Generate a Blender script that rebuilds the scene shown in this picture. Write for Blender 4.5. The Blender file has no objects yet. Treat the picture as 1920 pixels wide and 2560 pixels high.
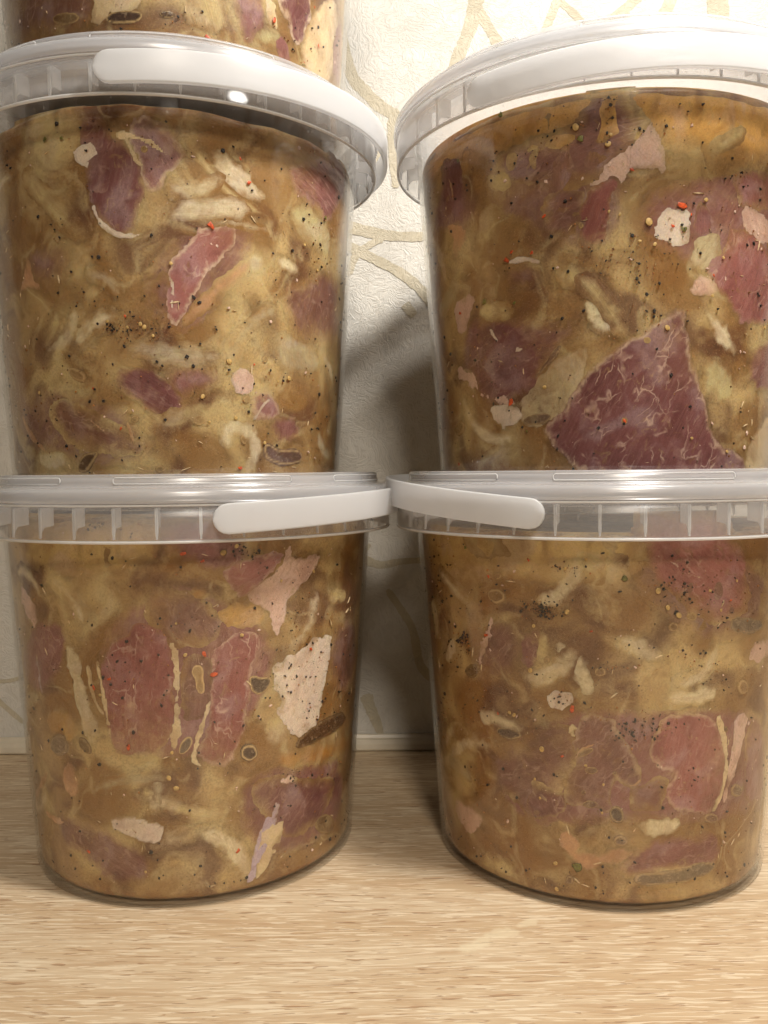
import bpy, math, random
import numpy as np
from mathutils import Vector, Matrix, noise

# ------------------------------------------------------------------ camera
F_PX, PITCH, ROLL, CAM_H = 2121.55, -0.04903, -0.00949, 0.18784
scene = bpy.context.scene
cam_data = bpy.data.cameras.new("camera")
cam = bpy.data.objects.new("camera", cam_data)
scene.collection.objects.link(cam)
scene.camera = cam
cam_data.sensor_fit = 'VERTICAL'
cam_data.sensor_height = 24.0
cam_data.lens = 24.0 * F_PX / 2560.0
cam_data.clip_start = 0.01
cam_data.clip_end = 20.0
_up = Vector((0, -math.sin(PITCH), math.cos(PITCH)))
_fw = Vector((0, math.cos(PITCH), math.sin(PITCH)))
_r0 = Vector((1, 0, 0))
CR = math.cos(ROLL) * _r0 + math.sin(ROLL) * _up
CU = -math.sin(ROLL) * _r0 + math.cos(ROLL) * _up
cam.matrix_world = Matrix(((CR.x, CU.x, -_fw.x, 0), (CR.y, CU.y, -_fw.y, 0),
                           (CR.z, CU.z, -_fw.z, CAM_H), (0, 0, 0, 1)))
CAM = Vector((0, 0, CAM_H))
scene.render.resolution_x, scene.render.resolution_y = 768, 1024

# ------------------------------------------------------------------ world, lamps, exposure
world = bpy.data.worlds.new("World")
scene.world = world
world.use_nodes = True
bg = world.node_tree.nodes["Background"]
bg.inputs[0].default_value = (1.0, 0.93, 0.82, 1)
bg.inputs[1].default_value = 0.04
def area_lamp(name, loc, target, size, power, color):
    d = bpy.data.lights.new(name, 'AREA')
    d.shape = 'DISK'
    d.size = size
    d.energy = power
    d.color = color
    o = bpy.data.objects.new(name, d)
    o.location = loc
    o.rotation_euler = (Vector(target) - Vector(loc)).to_track_quat('-Z', 'Y').to_euler()
    scene.collection.objects.link(o)
    return o
area_lamp("counter_lamp", (0.22, 0.17, 0.675), (0.08, 0.36, 0.0), 0.085, 4.7, (1.0, 0.965, 0.91))
area_lamp("ceiling_lamp", (0.25, -1.5, 1.5), (0.0, 0.45, 0.2), 0.40, 23.0, (1.0, 0.90, 0.77))
scene.view_settings.view_transform = 'Standard'
scene.view_settings.look = 'None'
scene.view_settings.gamma = 1.0
scene.view_settings.exposure = 0.0
scene.view_settings.use_curve_mapping = False
cy = scene.cycles
cy.use_denoising = True
cy.use_adaptive_sampling = True
cy.adaptive_threshold = 0.04
cy.adaptive_min_samples = 16
cy.max_bounces = 8
cy.diffuse_bounces = 3
cy.glossy_bounces = 3
cy.transmission_bounces = 6
cy.transparent_max_bounces = 40
cy.caustics_reflective = False
cy.caustics_refractive = False
cy.sample_clamp_indirect = 4.0

# ------------------------------------------------------------------ pixel -> direction
def ray(px, py):
    x, y = float(px - 960.0) / F_PX, -float(py - 1280.0) / F_PX
    return (_fw + x * CR + y * CU).normalized()

# ------------------------------------------------------------------ helpers
def new_mesh_obj(name, verts, faces, mat=None, parent=None, smooth=True, edges=()):
    me = bpy.data.meshes.new(name)
    me.from_pydata(verts, edges, faces)
    me.update()
    if smooth:
        me.polygons.foreach_set("use_smooth", [True] * len(me.polygons))
    if mat:
        me.materials.append(mat)
    o = bpy.data.objects.new(name, me)
    scene.collection.objects.link(o)
    if parent:
        o.parent = parent
    return o
def tag(o, label=None, cat=None, group=None, kind=None):
    if label: o["label"] = label
    if cat: o["category"] = cat
    if group: o["group"] = group
    if kind: o["kind"] = kind
    return o
def lathe(profile, n=160, closed=True):
    """profile: list of (r, z); returns verts, faces of the surface of revolution"""
    v, f, rings = [], [], []
    for r, z in profile:
        if r < 1e-6:
            rings.append([len(v)]); v.append((0, 0, z))
        else:
            base = len(v)
            for i in range(n):
                a = 2 * math.pi * i / n
                v.append((r * math.cos(a), r * math.sin(a), z))
            rings.append(list(range(base, base + n)))
    m = len(rings)
    for k in range(m if closed else m - 1):
        A, B = rings[k], rings[(k + 1) % m]
        if len(A) == 1 and len(B) == 1:
            continue
        for i in range(n):
            j = (i + 1) % n
            if len(A) == 1: f.append((A[0], B[j], B[i]))
            elif len(B) == 1: f.append((A[i], A[j], B[0]))
            else: f.append((A[i], A[j], B[j], B[i]))
    return v, f
def sstep(a, b, x):
    t = np.clip((x - a) / (b - a), 0, 1)
    return t * t * (3 - 2 * t)
def lin(c):
    return tuple(((v / 255.0) / 12.92 if v / 255.0 <= 0.04045 else ((v / 255.0 + 0.055) / 1.055) ** 2.4) for v in c)

# ------------------------------------------------------------------ node helpers
class NT:
    def __init__(self, tree): self.t = tree
    def n(self, typ, **kw):
        nd = self.t.nodes.new(typ)
        for k, v in kw.items(): setattr(nd, k, v)
        return nd
    def l(self, a, b): self.t.links.new(a, b)
    def val(self, sock, x):
        if hasattr(x, "links") or isinstance(x, bpy.types.NodeSocket): self.l(x, sock)
        else: sock.default_value = x
    def math(self, op, a, b=None, c=None, clamp=False):
        nd = self.n("ShaderNodeMath", operation=op, use_clamp=clamp)
        self.val(nd.inputs[0], a)
        if b is not None: self.val(nd.inputs[1], b)
        if c is not None: self.val(nd.inputs[2], c)
        return nd.outputs[0]
    def mix(self, fac, a, b, blend='MIX'):
        nd = self.n("ShaderNodeMix", data_type='RGBA', blend_type=blend)
        self.val(nd.inputs[0], fac)
        self.val(nd.inputs[6], a if isinstance(a, bpy.types.NodeSocket) else (*a[:3], 1))
        self.val(nd.inputs[7], b if isinstance(b, bpy.types.NodeSocket) else (*b[:3], 1))
        return nd.outputs[2]
    def smooth(self, x, a, b, lo=0.0, hi=1.0):
        nd = self.n("ShaderNodeMapRange", interpolation_type='SMOOTHSTEP')
        self.val(nd.inputs[0], x)
        nd.inputs[1].default_value, nd.inputs[2].default_value = a, b
        nd.inputs[3].default_value, nd.inputs[4].default_value = lo, hi
        return nd.outputs[0]
    def noise(self, vec, scale, detail=3.0, rough=0.5, dist=0.0):
        nd = self.n("ShaderNodeTexNoise")
        self.l(vec, nd.inputs["Vector"])
        nd.inputs["Scale"].default_value = scale
        nd.inputs["Detail"].default_value = detail
        nd.inputs["Roughness"].default_value = rough
        nd.inputs["Distortion"].default_value = dist
        return nd.outputs[0]
    def attr(self, name, out=2):
        nd = self.n("ShaderNodeAttribute", attribute_name=name)
        return nd.outputs[out]
    def scalevec(self, vec, s):
        nd = self.n("ShaderNodeVectorMath", operation='MULTIPLY')
        self.l(vec, nd.inputs[0]); nd.inputs[1].default_value = s
        return nd.outputs[0]
def new_mat(name):
    m = bpy.data.materials.new(name)
    m.use_nodes = True
    m.node_tree.nodes.clear()
    t = NT(m.node_tree)
    out = t.n("ShaderNodeOutputMaterial")
    return m, t, out
def principled(t, out):
    p = t.n("ShaderNodeBsdfPrincipled")
    t.l(p.outputs[0], out.inputs[0])
    return p

# ------------------------------------------------------------------ marinade colour, shared by the liquid and by what it coats
MAR_MID, MAR_LIGHT, MAR_DARK, MAR_AMB, MAR_MAUVE = lin((158, 122, 77)), lin((206, 178, 126)), lin((86, 58, 33)), lin((148, 106, 58)), lin((104, 66, 52))
grp = bpy.data.node_groups.new("marinade_colour", 'ShaderNodeTree')
grp.interface.new_socket("Color", in_out='OUTPUT', socket_type='NodeSocketColor')
grp.interface.new_socket("Height", in_out='OUTPUT', socket_type='NodeSocketFloat')
g = NT(grp)
go = g.n("NodeGroupOutput")
gpos = g.n("ShaderNodeNewGeometry").outputs["Position"]
gq = g.n("ShaderNodeTexNoise"); g.l(gpos, gq.inputs["Vector"]); gq.inputs["Scale"].default_value = 45; gq.inputs["Detail"].default_value = 1
gw = g.n("ShaderNodeVectorMath", operation='MULTIPLY_ADD')
g.l(gq.outputs[1], gw.inputs[0]); gw.inputs[1].default_value = (0.03, 0.03, 0.03); g.l(gpos, gw.inputs[2])
n_big = g.noise(g.scalevec(gw.outputs[0], (1, 1, .75)), 38, 1.5, 0.4)
n_mau = g.noise(g.scalevec(gw.outputs[0], (-1, 1, 1.3)), 34, 2, 0.45)
n_mid = g.noise(gw.outputs[0], 110, 3, 0.55)
n_fine = g.noise(gpos, 1050, 2, 0.65)
n_grain = g.noise(gpos, 2100, 1, 0.5)
c = g.mix(g.smooth(n_big, 0.44, 0.70), MAR_MID, MAR_LIGHT)
c = g.mix(g.smooth(n_big, 0.46, 0.34, 0, 0.75), c, MAR_AMB)
c = g.mix(g.smooth(n_mau, 0.52, 0.68, 0, 0.72), c, MAR_MAUVE)
c = g.mix(g.smooth(n_mid, 0.52, 0.74, 0, 0.34), c, MAR_DARK)
c = g.mix(g.smooth(n_mid, 0.46, 0.30, 0, 0.25), c, MAR_LIGHT)
n_rid = g.noise(g.scalevec(gw.outputs[0], (1, -1, 1)), 27, 1, 0.4, 0.8)
rid = g.math('MULTIPLY', g.smooth(g.math('ABSOLUTE', g.math('SUBTRACT', n_rid, 0.5)), 0.004, 0.055, 1, 0), g.smooth(n_mid, 0.62, 0.42))
c = g.mix(g.math('MULTIPLY', rid, 0.34), c, lin((222, 202, 152)))
gm = g.smooth(n_mau, 0.38, 0.56, 0.45, 1.0)
c = g.mix(g.math('MULTIPLY', g.smooth(n_fine, 0.42, 0.66, 0.0, 0.32), gm), c, lin((96, 66, 40)))
c = g.mix(g.math('MULTIPLY', g.smooth(n_grain, 0.58, 0.72, 0.0, 0.24), gm), c, lin((226, 194, 142)))
g.l(c, go.inputs[0])
g.l(g.math('ADD', g.math('MULTIPLY', n_mid, 0.7), g.math('MULTIPLY', n_fine, 0.3)), go.inputs[1])
def mar_group(t):
    nd = t.n("ShaderNodeGroup")
    nd.node_tree = grp
    return nd
def wet(p, rough=0.38, sss=0.45):
    p.inputs["Roughness"].default_value = rough
    p.inputs["Specular IOR Level"].default_value = 0.25
    p.inputs["Subsurface Weight"].default_value = sss
    p.inputs["Subsurface Radius"].default_value = (1.0, 0.55, 0.25)
    p.inputs["Subsurface Scale"].default_value = 0.007

def make_marinade_mat():
    m, t, out = new_mat("marinade")
    p = principled(t, out)
    gr = mar_group(t)
    t.l(gr.outputs[0], p.inputs["Base Color"])
    wet(p)
    b = t.n("ShaderNodeBump"); b.inputs["Strength"].default_value = 0.25; b.inputs["Distance"].default_value = 0.0008
    t.l(gr.outputs[1], b.inputs["Height"]); t.l(b.outputs[0], p.inputs["Normal"])
    return m
def make_food_mat():
    """meat, fat and onion: tone, fibres, veins, pale rim and the film of marinade come from the mesh's own attributes"""
    m, t, out = new_mat("food")
    p = principled(t, out)
    gr = mar_group(t)
    fib = t.attr("fib", 1)
    tone = t.attr("tone", 0)
    cover, rim, vein, fibc = t.attr("cover"), t.attr("rim"), t.attr("vein"), t.attr("fibc")
    # fibres: streaks along u
    s1 = t.noise(t.scalevec(fib, (70, 900, 1)), 1.0, 3, 0.6, 0.3)
    s2 = t.noise(t.scalevec(fib, (160, 420, 1)), 1.0, 2, 0.5, 0.8)
    blot = t.noise(fib, 110, 3, 0.55, 0.5)
    dark = t.mix(1.0, tone, (0.58, 0.48, 0.46), 'MULTIPLY')
    pale = t.mix(0.34, tone, lin((230, 196, 180)))
    sheen = t.mix(0.30, tone, lin((206, 186, 190)))  # whitish sheen painted into the base colour in soft patches
    low = t.noise(fib, 55, 2, 0.5, 0.6)
    col = t.mix(t.smooth(low, 0.50, 0.68, 0, 0.9), tone, sheen)
    col = t.mix(t.smooth(low, 0.48, 0.34, 0, 0.55), col, dark)
    col = t.mix(t.math('MULTIPLY', t.smooth(s1, 0.44, 0.74, 0, 0.8), fibc), col, pale)
    col = t.mix(t.math('MULTIPLY', t.smooth(s2, 0.50, 0.72, 0, 0.75), fibc), col, dark)
    col = t.mix(t.smooth(blot, 0.52, 0.72, 0, 0.50), col, dark)
    col = t.mix(t.smooth(blot, 0.44, 0.30, 0, 0.45), col, pale)
    fine = t.noise(fib, 1300, 2, 0.6)
    col = t.mix(t.smooth(fine, 0.38, 0.7, 0.0, 0.30), col, dark)
    # thin smears of marinade over everything
    sm_ = t.smooth(t.noise(fib, 190, 3, 0.6, 1.2), 0.56, 0.72, 0, 0.42)
    col = t.mix(sm_, col, gr.outputs[0])
    # fat veins that branch across the fibres
    warp = t.n("ShaderNodeTexNoise"); t.l(fib, warp.inputs["Vector"]); warp.inputs["Scale"].default_value = 95; warp.inputs["Detail"].default_value = 3
    wv = t.n("ShaderNodeVectorMath", operation='MULTIPLY_ADD')
    t.l(warp.outputs[1], wv.inputs[0]); wv.inputs[1].default_value = (0.015, 0.015, 0); t.l(fib, wv.inputs[2])
    vo = t.n("ShaderNodeTexVoronoi", feature='DISTANCE_TO_EDGE')
    t.l(t.scalevec(wv.outputs[0], (95, 210, 1)), vo.inputs["Vector"]); vo.inputs["Scale"].default_value = 1.0
    line = t.smooth(vo.outputs["Distance"], 0.0, 0.075, 0.62, 0)
    patch = t.smooth(t.noise(fib, 120, 2, 0.5), 0.46, 0.66)
    line = t.math('MULTIPLY', t.math('MULTIPLY', line, patch), vein, clamp=True)
    FAT = lin((226, 196, 176))
    col = t.mix(line, col, FAT)
    col = t.mix(t.math('MULTIPLY', rim, t.smooth(t.noise(fib, 420, 2, 0.5), 0.30, 0.60, 0.25, 1.0), clamp=True), col, lin((228, 202, 172)))
    # film of marinade
    cn = t.math('ADD', cover, t.math('MULTIPLY', t.math('SUBTRACT', t.noise(fib, 260, 3, 0.6, 0.6), 0.5), t.math('MULTIPLY', t.smooth(cover, 0.02, 0.3), 0.85)), clamp=True)
    col = t.mix(cn, col, gr.outputs[0])
    t.l(col, p.inputs["Base Color"])
    wet(p, 0.36, 0.25)
    b = t.n("ShaderNodeBump"); b.inputs["Strength"].default_value = 0.35; b.inputs["Distance"].default_value = 0.0008
    t.l(t.math('ADD', t.math('MULTIPLY', s1, 0.5), t.math('MULTIPLY', blot, 1.0)), b.inputs["Height"])
    t.l(b.outputs[0], p.inputs["Normal"])
    return m
def make_bubble_mat():
    m, t, out = new_mat("air_pocket")
    p = principled(t, out)
    gr = mar_group(t)
    tone = t.attr("tone", 0); rim = t.attr("rim"); cover = t.attr("cover"); fib = t.attr("fib", 1)
    sp = t.smooth(t.noise(fib, 650, 2, 0.5, 0.5), 0.56, 0.68, 0, 0.5)
    col = t.mix(t.smooth(t.noise(fib, 180, 2, 0.5), 0.35, 0.7, 0, 0.6), tone, t.mix(1.0, tone, (0.35, 0.33, 0.30), 'MULTIPLY'))
    col = t.mix(sp, col, t.mix(0.45, tone, lin((214, 190, 156))))
    col = t.mix(cover, col, gr.outputs[0])
    col = t.mix(rim, col, lin((216, 182, 128)))
    t.l(col, p.inputs["Base Color"])
    p.inputs["Roughness"].default_value = 0.18
    p.inputs["Specular IOR Level"].default_value = 0.4
    b = t.n("ShaderNodeBump"); b.inputs["Strength"].default_value = 0.5; b.inputs["Distance"].default_value = 0.0006
    t.l(t.noise(fib, 420, 2, 0.5), b.inputs["Height"]); t.l(b.outputs[0], p.inputs["Normal"])
    return m
def make_plain(name, srgb, rough=0.5, var=0.25, scale=900):
    m, t, out = new_mat(name)
    p = principled(t, out)
    pos = t.n("ShaderNodeNewGeometry").outputs["Position"]
    cc = lin(srgb)
    col = t.mix(t.smooth(t.noise(pos, scale, 2), 0.3, 0.7), tuple(v * (1 - var) for v in cc), tuple(min(1, v * (1 + var)) for v in cc))
    t.l(col, p.inputs["Base Color"])
    p.inputs["Roughness"].default_value = rough
    return m
def make_plastic(name, milk, tint, milk_col, rough, bump=0.0, spec=1.0):
    """thin polypropylene: clear share, milky share that scatters light both ways, and a gloss"""
    m, t, out = new_mat(name)
    tr = t.n("ShaderNodeBsdfTransparent"); tr.inputs[0].default_value = (*tint, 1)
    di = t.n("ShaderNodeBsdfDiffuse"); di.inputs[0].default_value = (*milk_col, 1)
    tl = t.n("ShaderNodeBsdfTranslucent"); tl.inputs[0].default_value = (*milk_col, 1)
    gl = t.n("ShaderNodeBsdfGlossy"); gl.inputs[0].default_value = (1, 1, 1, 1); gl.inputs["Roughness"].default_value = rough
    m1 = t.n("ShaderNodeMixShader"); m1.inputs[0].default_value = 0.5
    t.l(di.outputs[0], m1.inputs[1]); t.l(tl.outputs[0], m1.inputs[2])
    m2 = t.n("ShaderNodeMixShader")
    m2.inputs[0].default_value = milk; t.l(tr.outputs[0], m2.inputs[1]); t.l(m1.outputs[0], m2.inputs[2])
    lw = t.n("ShaderNodeLayerWeight"); lw.inputs[0].default_value = 0.5
    sch = t.math('MULTIPLY', t.math('ADD', t.math('MULTIPLY', t.math('POWER', lw.outputs[1], 5.0), 0.75), 0.035), spec, clamp=True)
    m3 = t.n("ShaderNodeMixShader")
    t.l(sch, m3.inputs[0]); t.l(m2.outputs[0], m3.inputs[1]); t.l(gl.outputs[0], m3.inputs[2])
    if bump:
        b = t.n("ShaderNodeBump"); b.inputs["Strength"].default_value = bump; b.inputs["Distance"].default_value = 0.0004
        tc = t.n("ShaderNodeTexCoord").outputs["Object"]
        t.l(t.noise(tc, 160, 1, 0.6), b.inputs["Height"])
        for s in (di, tl, gl): t.l(b.outputs[0], s.inputs["Normal"])
    t.l(m3.outputs[0], out.inputs[0])
    return m
MARINADE = make_marinade_mat()
FOOD = make_food_mat()
AIR = make_bubble_mat()
PEPPER = make_plain("black_pepper", (38, 30, 26), 0.55, 0.5)
CRUMB = make_plain("spice_crumb", (150, 96, 44), 0.6, 0.6, 400)
SEED = make_plain("pepper_seed", (206, 170, 104), 0.45, 0.2)
CHILLI = make_plain("chilli_skin", (206, 84, 36), 0.4, 0.3)
SHRED = make_plain("pale_shreds", (218, 192, 150), 0.5, 0.2)
FATC = make_plain("fat_crumbs", (222, 190, 172), 0.5, 0.2)
HERB = make_plain("green_herb", (112, 108, 44), 0.5, 0.35)
WALLP = make_plastic("clear_bucket_plastic", 0.004, (0.985, 0.98, 0.97), (0.85, 0.83, 0.80), 0.09, 0.0, 0.9)
LIDP = make_plastic("frosted_lid_plastic", 0.30, (0.97, 0.97, 0.975), (0.97, 0.97, 0.985), 0.24, 0.0, 1.6)
SKIRTP = make_plastic("clear_skirt_plastic", 0.17, (0.98, 0.98, 0.98), (0.96, 0.96, 0.97), 0.30, 0.0, 1.0)
RIBP = make_plastic("rib_plastic", 0.6, (0.96, 0.96, 0.96), (0.94, 0.93, 0.92), 0.25, 0.0, 1.0)
EDGEP = make_plastic("lid_edge_plastic", 0.85, (0.95, 0.95, 0.95), (0.97, 0.96, 0.95), 0.25, 0.0, 1.0)  # milky white also paints the bright highlights along skirt and rib edges
HANDLEP = make_plastic("white_handle_plastic", 0.74, (0.93, 0.93, 0.93), (0.94, 0.94, 0.945), 0.34, 0.10, 0.7)
DROP = make_plastic("water_drop", 0.06, (0.97, 0.97, 0.97), (0.9, 0.9, 0.9), 0.05, 0.0, 2.5)

# ------------------------------------------------------------------ setting: worktop, wall, wallpaper print, sealing strip
WALL_Y = 0.5661
def make_wood():
    m, t, out = new_mat("oak_laminate")
    p = principled(t, out)
    pos = t.n("ShaderNodeNewGeometry").outputs["Position"]
    wv = t.n("ShaderNodeVectorMath", operation='MULTIPLY_ADD')
    wn = t.n("ShaderNodeTexNoise"); t.l(t.scalevec(pos, (5, 22, 1)), wn.inputs["Vector"]); wn.inputs["Scale"].default_value = 1.0
    t.l(wn.outputs[1], wv.inputs[0]); wv.inputs[1].default_value = (0, 0.012, 0); t.l(pos, wv.inputs[2])
    q = wv.outputs[0]
    broad = t.noise(t.scalevec(q, (5, 45, 1)), 1.0, 3, 0.55)
    streak = t.noise(t.scalevec(q, (26, 400, 1)), 1.0, 3, 0.62, 0.9)
    fine = t.noise(t.scalevec(q, (52, 760, 1)), 1.0, 2, 0.6, 0.8)
    pore = t.noise(t.scalevec(q, (85, 700, 1)), 1.0, 2, 0.5, 0.5)
    A, B, C = lin((214, 191, 158)), lin((190, 159, 124)), lin((234, 216, 186))
    col = t.mix(t.smooth(broad, 0.35, 0.65), A, lin((202, 174, 138)))
    col = t.mix(t.smooth(streak, 0.46, 0.64, 0, 0.75), col, B)
    col = t.mix(t.smooth(fine, 0.53, 0.61, 0, 0.75), col, C)
    col = t.mix(t.smooth(pore, 0.62, 0.67, 0, 0.6), col, lin((156, 116, 82)))
    # dried wipe mark on the laminate
    sep = t.n("ShaderNodeSeparateXYZ"); t.l(pos, sep.inputs[0])
    def ell(cx, cy_, rx, ry, ang):
        ca, sa = math.cos(ang), math.sin(ang)
        dx = t.math('SUBTRACT', sep.outputs[0], cx); dy = t.math('SUBTRACT', sep.outputs[1], cy_)
        u = t.math('DIVIDE', t.math('ADD', t.math('MULTIPLY', dx, ca), t.math('MULTIPLY', dy, sa)), rx)
        v = t.math('DIVIDE', t.math('SUBTRACT', t.math('MULTIPLY', dy, ca), t.math('MULTIPLY', dx, sa)), ry)
        d = t.math('SQRT', t.math('ADD', t.math('MULTIPLY', u, u), t.math('MULTIPLY', v, v)))
        d = t.math('ADD', d, t.math('MULTIPLY', t.math('SUBTRACT', t.noise(pos, 260, 3), 0.5), 0.9))
        return t.smooth(d, 0.55, 1.05, 1, 0)
    def table_pt(px, py):
        d = ray(px, py); k = -CAM.z / d.z; return CAM + d * k
    mk = None
    for (px, py, rx, ry, an) in ((1255, 2333, .0085, .0046, .25), (1190, 2362, .010, .0040, .55), (1320, 2308, .006, .0030, .4)):
        q_ = table_pt(px, py)
        e = ell(q_.x, q_.y, rx, ry, an)
        mk = e if mk is None else t.math('MAXIMUM', mk, e)
    col = t.mix(t.math('MULTIPLY', mk, 0.55), col, lin((232, 216, 182)))
    t.l(col, p.inputs["Base Color"])
    p.inputs["Roughness"].default_value = 0.42
    p.inputs["Specular IOR Level"].default_value = 0.35
    b = t.n("ShaderNodeBump"); b.inputs["Strength"].default_value = 0.5; b.inputs["Distance"].default_value = 0.0005
    h = t.math('ADD', t.math('MULTIPLY', fine, 0.6), t.smooth(pore, 0.60, 0.72, 0, -0.8))
    t.l(h, b.inputs["Height"]); t.l(b.outputs[0], p.inputs["Normal"])
    return m
def make_paper(name, ca, cb):
    m, t, out = new_mat(name)
    p = principled(t, out)
    pos = t.n("ShaderNodeNewGeometry").outputs["Position"]
    wn = t.n("ShaderNodeTexNoise"); t.l(pos, wn.inputs["Vector"]); wn.inputs["Scale"].default_value = 55; wn.inputs["Detail"].default_value = 2
    wv = t.n("ShaderNodeVectorMath", operation='MULTIPLY_ADD')
    t.l(wn.outputs[1], wv.inputs[0]); wv.inputs[1].default_value = (0.022, 0, 0.022); t.l(pos, wv.inputs[2])
    q = wv.outputs[0]
    w1 = t.noise(t.scalevec(q, (430, 430, 150)), 1.0, 3, 0.55, 0.4)
    w2 = t.noise(t.scalevec(q, (170, 170, 480)), 1.0, 3, 0.55, 0.4)
    selm = t.smooth(t.noise(pos, 38, 2), 0.42, 0.58)
    mx = t.n("ShaderNodeMix"); t.l(selm, mx.inputs[0]); t.l(w1, mx.inputs[2]); t.l(w2, mx.inputs[3])
    rid = t.math('ABSOLUTE', t.math('SUBTRACT', mx.outputs[0], 0.5))
    hh = t.math('ADD', t.smooth(rid, 0.0, 0.13, 1, 0), t.math('MULTIPLY', t.noise(pos, 900, 2), 0.5))
    col = t.mix(t.smooth(t.noise(pos, 60, 3), 0.35, 0.65), ca, cb)
    col = t.mix(t.smooth(hh, 0.35, 1.2, 0.0, 0.35), col, tuple(min(1, v * 1.12) for v in ca))
    t.l(col, p.inputs["Base Color"])
    p.inputs["Roughness"].default_value = 0.48
    p.inputs["Specular IOR Level"].default_value = 0.35
    b = t.n("ShaderNodeBump"); b.inputs["Strength"].default_value = 0.42; b.inputs["Distance"].default_value = 0.0007
    t.l(hh, b.inputs["Height"]); t.l(b.outputs[0], p.inputs["Normal"])
    return m
WOOD = make_wood()
PAPER = make_paper("embossed_wallpaper", lin((216, 212, 203)), lin((208, 203, 193)))
PRINT = make_paper("wallpaper_print", lin((198, 188, 166)), lin((190, 180, 157)))
STRIP = make_plain("strip_plastic", (214, 202, 180), 0.35, 0.05, 80)

o = new_mesh_obj("worktop", [(-.9, -.25, 0), (.9, -.25, 0), (.9, WALL_Y, 0), (-.9, WALL_Y, 0),
                             (-.9, -.25, -.038), (.9, -.25, -.038), (.9, WALL_Y, -.038), (-.9, WALL_Y, -.038)],
                 [(0, 1, 2, 3), (7, 6, 5, 4), (0, 4, 5, 1), (1, 5, 6, 2), (2, 6, 7, 3), (3, 7, 4, 0)], WOOD, smooth=False)
tag(o, "pale oak laminate worktop with fine horizontal grain and a wipe mark", "worktop", kind="structure")
W = 1.0
o = new_mesh_obj("wall", [(-W, WALL_Y, -.1), (W, WALL_Y, -.1), (W, WALL_Y, 1.2), (-W, WALL_Y, 1.2),
                          (-W, WALL_Y + .1, -.1), (W, WALL_Y + .1, -.1), (W, WALL_Y + .1, 1.2), (-W, WALL_Y + .1, 1.2)],
                 [(0, 1, 2, 3), (5, 4, 7, 6), (3, 2, 6, 7), (0, 4, 5, 1), (0, 3, 7, 4), (1, 5, 6, 2)], PAPER, smooth=False)
WALL = tag(o, "cream embossed wallpapered wall behind the buckets", "wall", kind="structure")
def wall_pt(px, py):
    d = ray(px, py); k = (WALL_Y - CAM.y) / d.y
    return CAM + d * k
def catmull(pts, n=8):
    P = [pts[0]] + list(pts) + [pts[-1]]
    out = []
    for i in range(1, len(P) - 2):
        a, b_, c_, d_ = (np.array(P[j], float) for j in (i - 1, i, i + 1, i + 2))
        for k in range(n):
            u = k / n
            out.append(.5 * ((2 * b_) + (-a + c_) * u + (2 * a - 5 * b_ + 4 * c_ - d_) * u * u + (-a + 3 * b_ - 3 * c_ + d_) * u ** 3))
    out.append(np.array(P[-2], float))
    return out
branches = [  # (pixel polyline, width px start, end) of the tan twigs printed on the paper
    ([(846, 20), (858, 110), (880, 190), (912, 228), (948, 264), (988, 290), (1018, 330)], 26, 34),
    ([(1205, -60), (1190, 0), (1178, 60), (1158, 112), (1136, 165), (1110, 250)], 42, 24),
    ([(1188, 10), (1213, 55), (1237, 95), (1265, 150)], 24, 30),
    ([(1420, -50), (1392, 5), (1370, 60), (1352, 110)], 24, 22),
    ([(1395, 0), (1440, 40), (1480, 90)], 20, 18),
    ([(1500, 70), (1560, 25), (1620, -30)], 26, 22),
    ([(1560, 30), (1590, 70), (1600, 120)], 18, 16),
    ([(1640, 60), (1668, 20), (1690, -40)], 30, 26),
    ([(1790, -40), (1795, 20), (1800, 90)], 62, 50),
    ([(950, 330), (946, 390), (942, 440)], 20, 16),
    ([(978, 300), (982, 390), (990, 470)], 22, 18),
    ([(850, 560), (900, 575), (980, 590), (1070, 592)], 30, 24),
    ([(870, 690), (890, 640), (925, 612), (960, 596)], 20, 16),
    ([(860, 610), (930, 645), (1000, 682), (1055, 728), (1100, 790)], 24, 26),
    ([(1012, 760), (1024, 776), (1036, 790)], 26, 22),  # not a twig: shadow spot on the wall painted in as tan print
    ([(905, 1395), (950, 1412), (1000, 1404), (1060, 1400)], 22, 14),
    ([(968, 1474), (1000, 1520), (1032, 1575), (1050, 1660), (1085, 1700)], 18, 22),
    ([(915, 1735), (924, 1765), (944, 1812), (952, 1838)], 34, 16),
    ([(-20, 1735), (20, 1772), (60, 1806)], 14, 12),
    ([(-20, 1705), (30, 1700), (60, 1690)], 10, 8),
    ([(880, 1440), (905, 1390), (925, 1360)], 12, 10),
]
for bi, (pl, w0, w1) in enumerate(branches):
    pts = catmull(pl, 8)
    v, f = [], []
    n = len(pts)
    rnd = random.Random(int(pl[0][0] * 7 + pl[0][1]))
    for i, pt in enumerate(pts):
        d = pts[min(i + 1, n - 1)] - pts[max(i - 1, 0)]
        d = d / (np.linalg.norm(d) + 1e-9)
        nn = np.array([-d[1], d[0]])
        u = i / (n - 1)
        w = (w0 + (w1 - w0) * u) * .5 * (1 + rnd.uniform(-.12, .12))
        if u < .06 or u > .94: w *= .6
        for s in (-1, 1):
            q = wall_pt(*(pt + nn * w * s))
            v.append((q.x, q.y - .00015 - .00002 * bi, q.z))
    for i in range(n - 1):
        f.append((2 * i, 2 * i + 1, 2 * i + 3, 2 * i + 2))
    new_mesh_obj("printed_twig", v, f, PRINT, WALL)
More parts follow.
